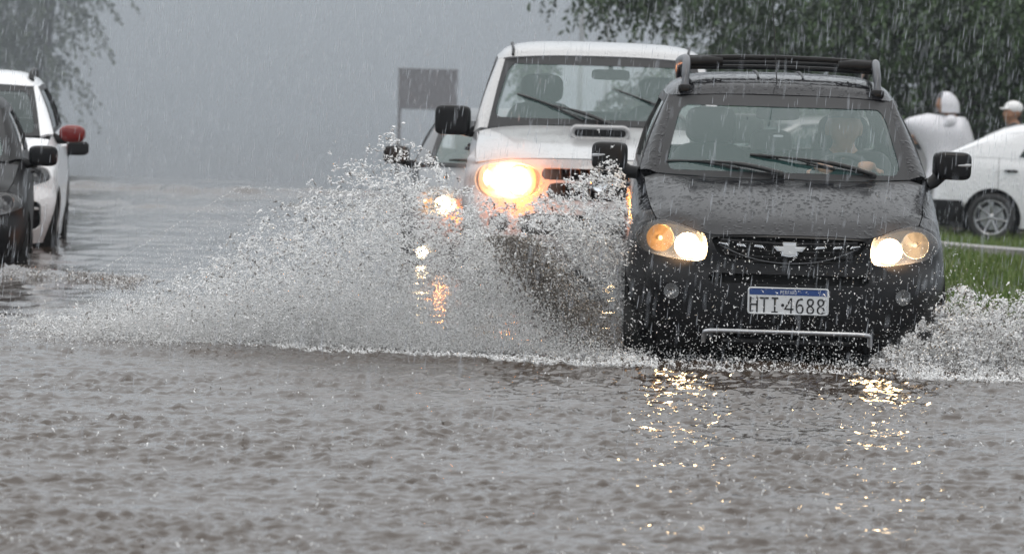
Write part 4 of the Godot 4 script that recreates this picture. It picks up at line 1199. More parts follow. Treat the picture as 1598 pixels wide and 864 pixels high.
func vegetation() -> void:
	var dk := Color(.012, .025, .009); var lt := Color(.042, .088, .018)
	tree("drooping_tree", "large dark tree with hanging foliage behind the black hatchback, reaching left over the pickup roof", "tree", V(4.35, -.25, -62), 4.2, .17, V(-.4, 0, 0), [
		[V(-1.0, 2.9, .6), V(1.6, .9, 1.6), 1.1], [V(-2.0, 3.3, .8), V(1.3, .5, 1.2), .9], [V(-3.0, 3.35, .6), V(.8, .35, .8), .8], [V(-.2, 2.3, .4), V(1.4, 1.0, 1.6), 1.1], [V(-1.2, 1.75, -.6), V(1.2, .8, 1.0), 1.0], [V(.6, 3.2, .4), V(1.4, 1.2, 1.4), 1.2], [V(-.6, 1.2, -1.2), V(1.5, .7, .8), .9]], 900, 44, .095, 1.1, dk, lt, 21, "")
	tree("drooping_tree", "dark tree with a thick bare trunk beside the person in the white poncho", "tree", V(5.72, -.3, -61.2), 4.4, .20, V(.15, 0, 0), [
		[V(.0, 3.2, .2), V(1.5, .9, 1.5), 1.1], [V(.6, 2.7, -.9), V(1.4, .9, .8), 1.0], [V(-.8, 2.6, -.9), V(1.1, .9, .8), 1.0], [V(.2, 3.6, .2), V(1.8, .8, 1.6), 1.2]], 620, 44, .095, 1.1, dk, lt, 22, "")
	tree("drooping_tree", "dark tree at the right edge behind the parked white hatchback", "tree", V(6.35, -.3, -59.5), 4.2, .17, V(.2, 0, 0), [
		[V(.0, 2.9, .2), V(1.4, .9, 1.4), 1.1], [V(.3, 2.2, -.6), V(1.2, .8, .9), .9], [V(.6, 3.4, .2), V(1.6, .9, 1.4), 1.2]], 480, 44, .095, 1.0, dk, lt, 23, "")
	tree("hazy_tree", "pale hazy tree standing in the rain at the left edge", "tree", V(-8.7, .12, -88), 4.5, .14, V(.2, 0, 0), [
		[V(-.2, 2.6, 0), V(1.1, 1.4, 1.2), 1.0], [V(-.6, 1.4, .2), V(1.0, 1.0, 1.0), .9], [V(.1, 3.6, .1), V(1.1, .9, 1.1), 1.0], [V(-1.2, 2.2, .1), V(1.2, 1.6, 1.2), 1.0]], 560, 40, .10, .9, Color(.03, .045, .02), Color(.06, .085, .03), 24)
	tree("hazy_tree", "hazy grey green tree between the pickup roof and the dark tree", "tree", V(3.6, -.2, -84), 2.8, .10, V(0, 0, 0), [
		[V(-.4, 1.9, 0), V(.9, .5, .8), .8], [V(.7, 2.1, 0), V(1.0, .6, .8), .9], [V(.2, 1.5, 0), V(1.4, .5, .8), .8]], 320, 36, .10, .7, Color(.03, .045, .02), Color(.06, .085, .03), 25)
	tree("rounded_bush", "small round bush top showing over the left end of the pickup roof", "bush", V(.2, -.15, -72), 1.7, .05, V(0, 0, 0), [
		[V(0, 1.95, 0), V(.24, .22, .24), .3], [V(.0, 1.6, 0), V(.3, .25, .3), .3]], 130, 22, .08, .5, dk, lt, 26)
	# understorey that closes the gap below the crowns
	for k in 6:
		var x: float = [1.9, 3.0, 4.1, 5.05, 6.1, 7.3][k]
		var lab: String = ["low dark shrub glimpsed between the pickup roof and the black hatchback", "dark shrub directly behind the roof rack of the black hatchback", "brownish dark shrub left of the person in the white poncho", "dark shrub behind the person in the white poncho", "dark shrub behind the thick bare trunk", "dark shrub in the far right corner behind the parked hatchback"][k]
		tree("dark_shrub", lab, "shrub", V(x, -.3, -65.0 - (k % 2) * .8), .9, .05, V(0, 0, 0), [
			[V(0, 1.0, 0), V(.75, .7, .5), .5], [V(.2, .5, .1), V(.8, .5, .5), .5], [V(-.2, 1.5, 0), V(.6, .4, .4), .5]], 260, 30, .085, .6, Color(.014, .016, .010), Color(.035, .038, .02), 40 + k)

func far_things() -> void:
	var o := thing("signboard", "blank brown board on two posts standing in the rain haze left of the pickup", "sign", V(-1.76, -.15, -95), deg_to_rad(4))
	part(o, "board", g().box(V(0, 1.42, 0), V(1.17, .77, .05), .01), M.board)
	for s in [-1, 1]:
		part(o, "post", g().box(V(s * .54, .6, -.05), V(.07, 1.4, .06), .008), M.board)
	part(o, "frame_rail", g().box(V(0, 1.82, .0), V(1.2, .035, .075), .008), M.board)
	for p in [[1.30, 101, 4.6, .055], [1.98, 108, 4.6, .05], [2.98, 99, 4.6, .055]]:
		var u := thing("lamp_post", "faint grey post in the haze over the pickup roof, " + ("leftmost of three" if p[1] == 101 else "middle of three" if p[1] == 108 else "rightmost, with a side arm"), "post", V(p[0], -.15, -p[1]), 0.0, "grey posts in the haze")
		part(u, "pole", g().tube([V(0, 0, 0), V(0, 2.0, 0), V(0, p[2], 0)], [p[3] * 1.3, p[3], p[3] * .8], 10), M.concrete)
		part(u, "base", g().lathe(V(0, 0, 0), [[.0, .4], [p[3] * 1.6, .4], [p[3] * 2.2, .1], [p[3] * 2.4, .0]], Basis(), 12), M.concrete)
		if p[1] == 99: part(u, "arm", g().tube([V(0, 2.75, 0), V(.45, 2.72, 0), V(.85, 2.78, 0)], [.03, .025, .02], 8), M.concrete)


# ---------------------------------------------------------------- people
# one skin round a skeleton of tapered bones: smooth minimum on a grid, meshed as surface nets
func skin(bones: Array, cell: float, k: float) -> Geo:
	var lo := V(1e9, 1e9, 1e9); var hi := -lo
	for b in bones:
		var m: float = maxf(b[2], b[3]) + cell * 3
		for e in 2:
			lo = lo.min(b[e] - V(m, m, m)); hi = hi.max(b[e] + V(m, m, m))
	var n := Vector3i(((hi - lo) / cell).ceil()) + Vector3i.ONE
	var f := PackedFloat32Array(); f.resize(n.x * n.y * n.z); f.fill(1.0)
	for b in bones:
		var a: Vector3 = b[0]; var d: Vector3 = b[1] - b[0]; var dd := maxf(d.length_squared(), 1e-9)
		var m: float = maxf(b[2], b[3]) + cell * 3 + k
		var i0 := Vector3i(((a.min(b[1]) - V(m, m, m) - lo) / cell).floor()).max(Vector3i.ZERO); var i1 := Vector3i(((a.max(b[1]) + V(m, m, m) - lo) / cell).ceil()).min(n - Vector3i.ONE)
		for x in range(i0.x, i1.x + 1):
			for y in range(i0.y, i1.y + 1):
				for z in range(i0.z, i1.z + 1):
					var p := lo + V(x, y, z) * cell
					var t := clampf((p - a).dot(d) / dd, 0, 1)
					var s := (p - a - d * t).length() - lerpf(b[2], b[3], t)
					var w := (x * n.y + y) * n.z + z
					var h := maxf(k - absf(f[w] - s), 0.0) / k
					f[w] = minf(f[w], s) - h * h * k * .25
	var o := g()
	var at := {}
	for x in n.x - 1:
		for y in n.y - 1:
			for z in n.z - 1:
				var w := (x * n.y + y) * n.z + z
				var first := f[w] < 0
				var mixed := false
				for c in [1, n.z, n.z + 1, n.y * n.z, n.y * n.z + 1, n.y * n.z + n.z, n.y * n.z + n.z + 1]:
					if (f[w + c] < 0) != first: mixed = true; break
				if not mixed: continue
				var sum := Vector3.ZERO; var cnt := 0
				for e in [[0, 0, 0, 1, 0, 0], [0, 1, 0, 1, 1, 0], [0, 0, 1, 1, 0, 1], [0, 1, 1, 1, 1, 1], [0, 0, 0, 0, 1, 0], [1, 0, 0, 1, 1, 0], [0, 0, 1, 0, 1, 1], [1, 0, 1, 1, 1, 1], [0, 0, 0, 0, 0, 1], [1, 0, 0, 1, 0, 1], [0, 1, 0, 0, 1, 1], [1, 1, 0, 1, 1, 1]]:
					var fa := f[((x + e[0]) * n.y + y + e[1]) * n.z + z + e[2]]; var fb := f[((x + e[3]) * n.y + y + e[4]) * n.z + z + e[5]]
					if (fa < 0) != (fb < 0):
						sum += V(e[0], e[1], e[2]).lerp(V(e[3], e[4], e[5]), fa / (fa - fb)); cnt += 1
				at[w] = o.v.size()
				o.v.append(lo + (V(x, y, z) + sum / cnt) * cell)
	var sx := n.y * n.z; var sy := n.z
	for w in at:
		var inside := f[w] < 0
		for e in [[sx, sy, 1], [sy, 1, sx], [1, sx, sy]]:
			if w + e[0] < f.size() and (f[w + e[0]] < 0) != inside and at.has(w - e[1]) and at.has(w - e[2]) and at.has(w - e[1] - e[2]):
				var q := [at[w], at[w - e[1]], at[w - e[1] - e[2]], at[w - e[2]]]
				if inside: q.reverse()
				o.tri(q[0], q[1], q[2]); o.tri(q[0], q[2], q[3])
	return o

func hand_bones(w: Vector3, dir: Vector3, palm: Vector3, side: Vector3) -> Array:   # wrist, towards the fingers, palm normal, thumb side
	var o := []
	var k := w + dir * .085
	for s in [-.03, -.01, .01, .03]: o.append([w + side * s * .5, k + side * s, .016, .013])
	var ln := [.062, .075, .08, .07]
	for i in 4:
		var b: Vector3 = k + side * ([-.03, -.01, .01, .03][i])
		var m: Vector3 = b + (dir * .9 + palm * .35).normalized() * ln[i] * .5
		var e: Vector3 = m + (dir * .5 + palm * .85).normalized() * ln[i] * .5
		o.append([b, m, .0095, .0085]); o.append([m, e, .0085, .0075])
	var tb := w + side * .025 + dir * .025
	var tm := tb + (side * .7 + dir * .6 + palm * .3).normalized() * .045
	o.append([tb, tm, .013, .0105]); o.append([tm, tm + (dir * .8 + palm * .5).normalized() * .032, .0105, .009])
	return o

func head_bones(c: Vector3, fwd: Vector3) -> Array:
	var up := Vector3.UP; var r := fwd.cross(up).normalized()
	var o := [[c + up * .03 - fwd * .025, c + up * .03 + fwd * .02, .092, .084], [c - up * .03 + fwd * .04, c - up * .085 + fwd * .055, .062, .038]]
	o.append([c + fwd * .095 + up * .02, c + fwd * .118 - up * .02, .009, .015])   # nose
	o.append([c + fwd * .088 - up * .052 - r * .018, c + fwd * .088 - up * .052 + r * .018, .011, .011])   # lips
	for s in [-1, 1]:
		o.append([c + r * s * .088 + up * .02 - fwd * .01, c + r * s * .092 - up * .02 - fwd * .008, .014, .010])   # ears
		o.append([c + fwd * .08 + up * .042 + r * s * .018, c + fwd * .07 + up * .04 + r * s * .05, .013, .010])   # brows
		o.append([c + fwd * .07 - up * .015 + r * s * .04, c + fwd * .06 - up * .03 + r * s * .045, .022, .02])   # cheeks
	return o

# joints: hip, chest, neck, head, shoulders, elbows, wrists, knees, ankles
func figure(root: Node3D, J: Dictionary, fwd: Vector3, cloth: Material, trousers: Material, hair: Material) -> void:
	var r := fwd.cross(Vector3.UP).normalized()
	var up := [[J.head - V(0, .05, 0), J.neck, .052, .06]]
	up.append_array(head_bones(J.head, fwd))
	var b := []
	b.append_array(up)
	b.append([J.neck, J.chest, .07, .13]); b.append([J.chest + r * .07, J.hip + r * .06, .125, .12]); b.append([J.chest - r * .07, J.hip - r * .06, .125, .12])
	for s in [0, 1]:
		b.append([J.shoulder[s].lerp(J.neck, .4), J.shoulder[s], .06, .062]); b.append([J.shoulder[s], J.elbow[s], .055, .042]); b.append([J.elbow[s], J.wrist[s], .042, .028])
		var hp: Vector3 = J.hip + r * (.09 if s else -.09)
		b.append([hp, J.knee[s], .088, .058]); b.append([J.knee[s], J.ankle[s], .056, .038]); b.append([J.ankle[s] - V(0, .03, 0), J.ankle[s] + fwd * .15 - V(0, .05, 0), .042, .034])
		b.append_array(hand_bones(J.wrist[s], (J.wrist[s] - J.elbow[s]).normalized(), -Vector3.UP, r * (-1 if s else 1)))
	part(root, "body", skin(b, .016, .03), M.skin)
	var top := [[J.neck - V(0, .045, 0), J.chest, .085, .14], [J.chest + r * .07, J.hip + r * .06, .138, .134], [J.chest - r * .07, J.hip - r * .06, .138, .134]]
	var leg := []
	for s in [0, 1]:
		top.append([J.shoulder[s].lerp(J.neck, .4) - V(0, .005, 0), J.shoulder[s], .07, .075]); top.append([J.shoulder[s], J.elbow[s], .068, .055]); top.append([J.elbow[s], J.elbow[s].lerp(J.wrist[s], .88), .055, .042])
		var hp: Vector3 = J.hip + r * (.09 if s else -.09)
		leg.append([hp, J.knee[s], .1, .07]); leg.append([J.knee[s], J.ankle[s] + V(0, .02, 0), .07, .055])
	part(root, "jacket", skin(top, .022, .035), cloth)
	part(root, "trousers", skin(leg, .025, .03), trousers)
	for s in [0, 1]: part(root, "shoe", skin([[J.ankle[s] - V(0, .035, 0), J.ankle[s] + fwd * .15 - V(0, .055, 0), .052, .042]], .018, .02), M.rubber)
	for s in [-1, 1]: part(root, "eye", g().sell(J.head + fwd * .083 + V(0, .018, 0) + r * s * .032, V(.013, .011, .013), Basis(), 1.0, 8, 10), M.plate)
	if hair: part(root, "hair", skin([[J.head + V(0, .055, 0) - fwd * .03, J.head + V(0, .06, 0) + fwd * .02, .09, .078], [J.head - fwd * .05, J.head - fwd * .05 - V(0, .06, 0), .075, .05]], .014, .02), hair)

func people() -> void:
	# in the white poncho, reaching to the left
	var p := thing("person", "person in a hooded white rain poncho reaching forward beyond the parked hatchback", "person", V(5.2, -.24, -57.6), 0.0)
	var f := V(-1, 0, .25).normalized()
	figure(p, {"hip": V(.08, .86, 0), "chest": V(0, 1.2, 0), "neck": V(-.04, 1.4, 0), "head": V(-.1, 1.55, .02), "shoulder": [V(-.05, 1.34, .17), V(.0, 1.34, -.17)], "elbow": [V(-.24, 1.18, .12), V(-.22, 1.12, -.14)], "wrist": [V(-.42, 1.16, .05), V(-.4, 1.1, -.06)], "knee": [V(.0, .46, .1), V(.1, .46, -.1)], "ankle": [V(.03, .08, .12), V(.12, .08, -.1)]}, f, M.poncho, M.cabin, M.ink)
	var rows := []
	for i in 15:
		var t := i / 14.0
		var y := 1.40 - t * .82
		var row := PackedVector3Array()
		for j in 40:
			var a := TAU * j / 40
			var rad := .10 + .16 * sqrt(t) + .10 * t
			rad *= 1.0 + .07 * sin(a * 9 + t * 2) * t + .04 * sin(a * 5 + 1.0)
			var arm := maxf(0.0, cos(a - PI)) ** 2 * .44 * exp(-pow((t - .22) / .3, 2)) + maxf(0.0, cos(a - PI)) * .05 * t
			row.append(V(.03 + cos(a) * (rad * .9 + arm), y + .13 * maxf(0.0, cos(a - PI)) ** 3 * exp(-pow((t - .3) / .25, 2)), sin(a) * rad * (1.0 + .45 * exp(-pow((t - .1) / .25, 2)))))
		rows.append(row)
	part(p, "poncho", g().grid(rows, true), M.poncho)
	var hood := []
	for i in 9:
		var t := i / 8.0
		var row := PackedVector3Array()
		for j in 18:
			var a := lerpf(.75, TAU - .75, j / 17.0)
			var dirv := f * cos(a) + f.cross(Vector3.UP) * sin(a)
			var rad := .125 * sin(clampf(.22 + t * 1.5, 0, 1.6)) + .02 * t
			row.append(V(-.085, 1.56, .015) + dirv * rad + V(0, .13 * cos(t * 1.9 + .1) - (.06 if t > .9 else .0), 0) + f * .03 * (1 - t))
		hood.append(row)
	part(p, "hood", g().grid(hood).thick(-.006), M.poncho)
	# in dark clothes with a white cap
	var d := thing("person", "person in dark clothes and a white cap behind the parked hatchback at the right edge", "person", V(5.82, -.24, -56.6), 0.0)
	figure(d, {"hip": V(.0, .82, 0), "chest": V(0, 1.14, 0), "neck": V(-.01, 1.33, 0), "head": V(-.03, 1.46, .02), "shoulder": [V(-.02, 1.27, .17), V(.02, 1.27, -.17)], "elbow": [V(-.1, 1.02, .22), V(-.02, 1.0, -.24)], "wrist": [V(-.3, .95, .15), V(-.2, .9, -.14)], "knee": [V(-.03, .45, .1), V(.03, .45, -.1)], "ankle": [V(0, .08, .1), V(.05, .08, -.1)]}, V(-1, 0, .4).normalized(), M.cabin, M.cabin, M.ink)
	part(d, "cap", g().sell(V(-.02, 1.525, .02), V(.112, .085, .105), Basis(), 1.0, 10, 20).sell(V(-.12, 1.515, .05), V(.07, .012, .07), Basis(), .8, 6, 16), M.white_cloth)
	# at the wheel of the black car
	var w := thing("person", "person in dark clothes at the steering wheel of the black hatchback", "person", V(1.372, -WATER, -24.0), deg_to_rad(-1.1))
	var q := V(.35, 0, -1.98)
	figure(w, {"hip": q + V(0, .70, 0), "chest": q + V(0, 1.0, -.08), "neck": q + V(0, 1.16, -.08), "head": q + V(0, 1.29, -.06), "shoulder": [q + V(-.18, 1.1, -.07), q + V(.18, 1.1, -.07)], "elbow": [q + V(-.22, .9, .14), q + V(.22, .9, .14)], "wrist": [q + V(-.15, 1.05, .38), q + V(.13, 1.06, .38)], "knee": [q + V(-.13, .66, .42), q + V(.13, .66, .42)], "ankle": [q + V(-.12, .38, .7), q + V(.12, .38, .7)]}, V(0, 0, 1), M.seat, M.cabin, M.ink)

# ---------------------------------------------------------------- thrown water and rain
func drop_mesh(kind: int, sd: int) -> ArrayMesh:
	var r := RandomNumberGenerator.new(); r.seed = sd
	if kind == 0: return g().sell(Vector3.ZERO, V(1, 1.15, .95), Basis(), 1.0, 5, 8).mesh()
	if kind == 1:   # a torn thread of water with swellings
		var p := []; var w := []
		var bend := V(r.randf_range(-.8, .8), 0, r.randf_range(-.8, .8))
		for i in 9:
			var t := i / 8.0 * 2 - 1
			p.append(V(0, t * 2.4, 0) + bend * (t * t + .4 * sin(t * 3)))
			w.append((.28 + .75 * pow(absf(sin(t * 2.3 + sd)), 2)) * (1.0 - pow(absf(t), 6) * .7))
		return g().tube(p, w, 6).mesh()
	# a scrap of sheet with a ragged rim
	var q := []
	for i in 5:
		var row := PackedVector3Array()
		for j in 9:
			var a := TAU * j / 9; var rad := i / 4.0 * (1.5 + .8 * sin(a * 2 + sd) + .5 * sin(a * 3 + sd * 2))
			row.append(V(cos(a) * rad, .5 * sin(a * 2) * rad * .5 + .25 * rad * rad * .3, sin(a) * rad * .7))
		q.append(row)
	return g().grid(q, true).thick(.3).mesh()

func swarm(parent: Node3D, called: String, meshes: Array, where: Array, tint: Array, m: Material) -> void:
	for k in meshes.size():
		var mm := MultiMesh.new()
		mm.transform_format = MultiMesh.TRANSFORM_3D; mm.use_colors = true; mm.mesh = meshes[k]
		mm.instance_count = where[k].size()
		for i in where[k].size():
			mm.set_instance_transform(i, where[k][i]); mm.set_instance_color(i, tint[k][i])
		var o := MultiMeshInstance3D.new()
		o.name = called if k == 0 else "%s_%03d" % [called, k]
		o.multimesh = mm; o.material_override = m
		o.set_meta("kind", "stuff")
		parent.add_child(o, true)

func table(a: Array, x: float) -> float:
	for i in a.size() - 1:
		if x <= a[i + 1][0]: return lerpf(a[i][1], a[i + 1][1], clampf((x - a[i][0]) / (a[i + 1][0] - a[i][0]), 0, 1))
	return a[-1][1]

func rand_basis(stretch: Vector3, along_dir := Vector3.ZERO, loose := 1.0) -> Basis:
	var y := (along_dir + V(rng.randfn(), rng.randfn(), rng.randfn()) * loose).normalized()
	var x := y.cross(V(rng.randfn(), rng.randfn(), rng.randfn())).normalized()
	return Basis(x * stretch.x, y * stretch.y, x.cross(y) * stretch.z)

var where := []
var tint := []
func fresh() -> void:
	where = []; tint = []
	for k in 6: where.append([]); tint.append([])

func drop(p: Vector3, size: float, dir: Vector3, brown: float) -> void:
	var k: int = rng.randi() % 6
	if size < .003: k = 0
	where[k].append(Transform3D(rand_basis(V(size, size * rr(.8, 1.5), size), dir, .7), p))
	var c := Color(.94, .945, .95)
	var u := rng.randf()
	if u < brown: c = Color(.10, .082, .066).lerp(Color(.2, .17, .14), rng.randf())
	elif u < brown + .12: c = Color(.45, .44, .43)
	tint[k].append(c)

func spray() -> void:
	rng.seed = 4242
	var shapes := [drop_mesh(0, 1), drop_mesh(1, 1), drop_mesh(1, 2), drop_mesh(1, 4), drop_mesh(2, 3), drop_mesh(2, 5)]
	var cl := FastNoiseLite.new(); cl.seed = 12; cl.frequency = 1.0; cl.fractal_octaves = 2
	# left plume: height and weight along x
	var H := [[-2.5, .10], [-1.9, .26], [-1.6, .42], [-1.25, .70], [-1.0, .86], [-.75, 1.03], [-.60, 1.13], [-.45, 1.0], [-.25, .84], [-.1, .76], [.08, .76], [.2, .84], [.4, .95], [.5, 1.0], [.56, .9], [.62, .7]]
	var Wt := [[-2.5, .03], [-1.9, .12], [-1.5, .34], [-1.0, .75], [-.6, 1.0], [.5, 1.0], [.6, .6]]
	fresh()
	var n := 0
	while n < SPRAY:
		var x := rr(-2.5, .62)
		if rng.randf() > table(Wt, x): continue
		var t := clampf((.62 - x) / 2.4, 0, 1)
		var v := pow(rng.randf(), lerpf(1.15, 2.1, clampf((.1 - x) / 1.2, 0, 1)))
		if rng.randf() < .03: v *= rr(1.0, 1.25)
		var hh := table(H, x)
		var y := hh * v
		var z := 24.75 - .45 * t + rng.randfn() * (.12 + .22 * t + .12 * v) + .35 * (1 - v) * rr(-.6, 1.6)
		var clump := cl.get_noise_3d(x * 9, y * 9, z * 6)
		if clump < -.20 + .62 * v * v + .10 * t: continue
		# the gap where the jet tears through
		var jet := absf((x - (.02 + (.55 - y) * .75)) - .08) / (.13 + .10 * (.6 - y))
		if y < .62 and y > .05 and jet < 1.0 and rng.randf() < .72: continue
		var dir := V(-.75, .9 - 1.1 * t - .5 * v, .2)
		var size: float = lerpf(.0010, .0048, pow(rng.randf(), 2.8)) * lerpf(.6, 1.45, v)
		drop(V(x, y, -z), size, dir, .05 + .05 * v)
		n += 1
	var o := Node3D.new(); o.name = "water_spray"; add_child(o); o.set_meta("kind", "stuff"); o.set_meta("label", "white wall of spray thrown up by the front wheel of the black hatchback")
	swarm(o, "droplets", shapes, where, tint, M.drop)
	fresh()
	for i in 125000:
		var x := .44 - 2.6 * pow(rng.randf(), 1.4) + rng.randfn() * .08
		var y := .03 - .165 * log(maxf(rng.randf(), .01)) * clampf((x + 2.6) / 1.2, .25, 1.0)
		if x > -.1 and rng.randf() < smoothstep(-.1, .62, x) * (.45 + minf(y / .22, 1.0)): continue
		drop(V(x, y, -(23.85 + rr(-.1, .5) + maxf(0.0, -.4 - x) * .45)), lerpf(.0008, .0026, pow(rng.randf(), 2)), V(-.6, .5, .2), .02)
	swarm(o, "fine_spray", shapes, where, tint, M.bubble)
	# brown jet through it
	fresh()
	for i in 5200:
		var t := rng.randf()
		var y := lerpf(.03, .60, pow(t, .9))
		var x := .04 + (.55 - y) * .72 + rng.randfn() * (.045 + .03 * (1 - t)) * 1.4
		drop(V(x, y, -(24.2 - .25 * t + rng.randfn() * .1)), lerpf(.0025, .007, pow(rng.randf(), 2.0)), V(-.5, 1.0, .1), .80)
	var j := Node3D.new(); j.name = "muddy_jet"; add_child(j); j.set_meta("kind", "stuff"); j.set_meta("label", "brown jet of flood water slanting through the white spray")
	swarm(j, "droplets", shapes, where, tint, M.drop)
	# right splash
	fresh()
	n = 0
	var H2 := [[1.80, .05], [1.95, .16], [2.1, .30], [2.25, .42], [2.4, .36], [2.6, .40], [2.9, .36], [3.3, .2]]
	while n < SPRAY * .24:
		var x := rr(1.8, 3.3)
		var v := pow(rng.randf(), 1.25)
		if rng.randf() < .04: v *= rr(1.0, 1.5)
		var y := table(H2, x) * v
		var z := 24.2 + rng.randfn() * .22 - .2 * (x - 2.0)
		if cl.get_noise_3d(x * 10 + 7, y * 10, z * 6) < -.12 + .45 * v * v: continue
		drop(V(x, y, -z), lerpf(.0016, .006, pow(rng.randf(), 2.2)), V(.7, .5, .3), .16)
		n += 1
	var s := Node3D.new(); s.name = "water_spray_001"; add_child(s); s.set_meta("kind", "stuff"); s.set_meta("label", "splash beside the right front wheel of the black hatchback")
	swarm(s, "droplets", shapes, where, tint, M.drop)
	# droplets before the dark bumper, flecks all over the flood where the rain strikes
	fresh()
	for i in 3600:
		var x := rr(.5, 2.3)
		drop(V(x, .02 + .62 * pow(rng.randf(), 2.0), -(23.7 + rr(-.5, .2))), lerpf(.0012, .0036, pow(rng.randf(), 3)), V(0, 1, 0), .05)
	for i in 3600:
		var t := rng.randf()
		var x := -4.1 + t * 1.7
		var z: float = 32.3 - (x + 3.6) * .8 + rng.randfn() * .22 * (1 + t)
		drop(V(x, .015 + .06 * pow(rng.randf(), 2) * (1.1 - t), -z), lerpf(.002, .006, pow(rng.randf(), 2)), V(.4, .3, .4), .65)
	for i in 9000:
		var z := lerpf(13.5, 58, pow(rng.randf(), 1.6))
		var x := rr(-1, 1) * (z * .113 + .4)
		if x > verge_edge(z) - .1: continue
		drop(V(x, .004 + .03 * pow(rng.randf(), 3), -z), lerpf(.001, .0032, pow(rng.randf(), 3)) * (1 + z * .012), V(0, 1, 0), .1)
	var b := Node3D.new(); b.name = "splash_drops"; add_child(b); b.set_meta("kind", "stuff"); b.set_meta("label", "drops leaping from the flood where the rain strikes it")
	swarm(b, "droplets", shapes, where, tint, M.drop)
	# foam along the front of the wash
	var fn := FastNoiseLite.new(); fn.seed = 31; fn.frequency = 1.0; fn.fractal_octaves = 3
	var front := [[-2.9, 25.3], [-2.4, 24.9], [-1.6, 24.1], [-.4, 23.55], [.2, 23.4], [1.0, 23.2], [1.8, 23.05], [2.5, 22.75], [3.3, 22.6]]
	fresh()
	n = 0
	while n < 30000:
		var x := rr(-2.9, 3.2)
		if x < -1.3 and rng.randf() < .7: continue
		if x > .72 and x < 1.9 and rng.randf() < .8: continue
		var t := pow(rng.randf(), 1.7)
		var ragged := .16 * fn.get_noise_2d(x * 1.5, 8) + .10 * fn.get_noise_2d(x * 7, 3)
		var z: float = table(front, x) + ragged + t * 1.7
		if fn.get_noise_2d(x * 6, z * 2.2) < -.25 + t * .35: continue
		drop(V(x, .004 + .045 * pow(rng.randf(), 2.2) * (.5 + t), -z), lerpf(.0016, .0052, pow(rng.randf(), 2.0)), V(-.4, .5, .3), .05)
		n += 1
	var fo := Node3D.new(); fo.name = "foam"; add_child(fo); fo.set_meta("kind", "stuff"); fo.set_meta("label", "white foam at the front of the wash")
	swarm(fo, "bubbles", shapes, where, tint, M.bubble)
	# mist that hangs in the spray
	for m in [[V(-.35, .20, -24.5), V(2.2, .42, 1.3), .25], [V(-.1, .45, -24.7), V(1.6, .8, .9), .1], [V(-1.4, .08, -24.8), V(2.4, .3, 1.6), .3], [V(2.6, .10, -24.2), V(1.5, .4, 1.2), .25]]:
		mist("spray_mist", m[0], m[1], m[2], RenderingServer.FOG_VOLUME_SHAPE_ELLIPSOID)

func mist(called: String, at: Vector3, size: Vector3, density: float, shape: int, col := Color(.96, .96, .96)) -> void:
	var f := FogVolume.new()
	f.name = numbered(called); f.shape = shape; f.size = size; f.position = at
	var m := FogMaterial.new(); m.density = density; m.albedo = col
	f.material = m
	add_child(f)
	f.set_meta("kind", "stuff"); f.set_meta("label", "mist of fine spray and rain")

func rain() -> void:
	rng.seed = 99
	fresh()
	var mesh := g().tube([V(0, -1, 0), V(0, -.7, 0), V(0, 0, 0), V(0, .6, 0), V(0, 1, 0)], [.25, .8, 1.0, .6, .1], 5).mesh()
	for i in RAIN:
		var z := 11.0 + 62.0 * pow(rng.randf(), .75)
		var x := rr(-1, 1) * (z * .12 + .6)
		var p := V(x, rr(-.05, 1.5 + z * .028), -z)
		if p.y < .05 or p.y > 4.5: continue
		var w := lerpf(.0007, .0019, pow(rng.randf(), 2)) * (.8 + z * .012)
		var y := V(rr(.02, .16), 1, rr(-.05, .05)).normalized() * rr(.012, .036)
		var xx := y.cross(Vector3.FORWARD).normalized() * w
		where[0].append(Transform3D(Basis(xx, y, xx.cross(y).normalized() * w), p)); tint[0].append(Color(.85, .87, .9))
	var o := Node3D.new(); o.name = "rain"; add_child(o); o.set_meta("kind", "stuff"); o.set_meta("label", "heavy rain falling")
	swarm(o, "raindrops", [mesh], [where[0]], [tint[0]], M.rain)

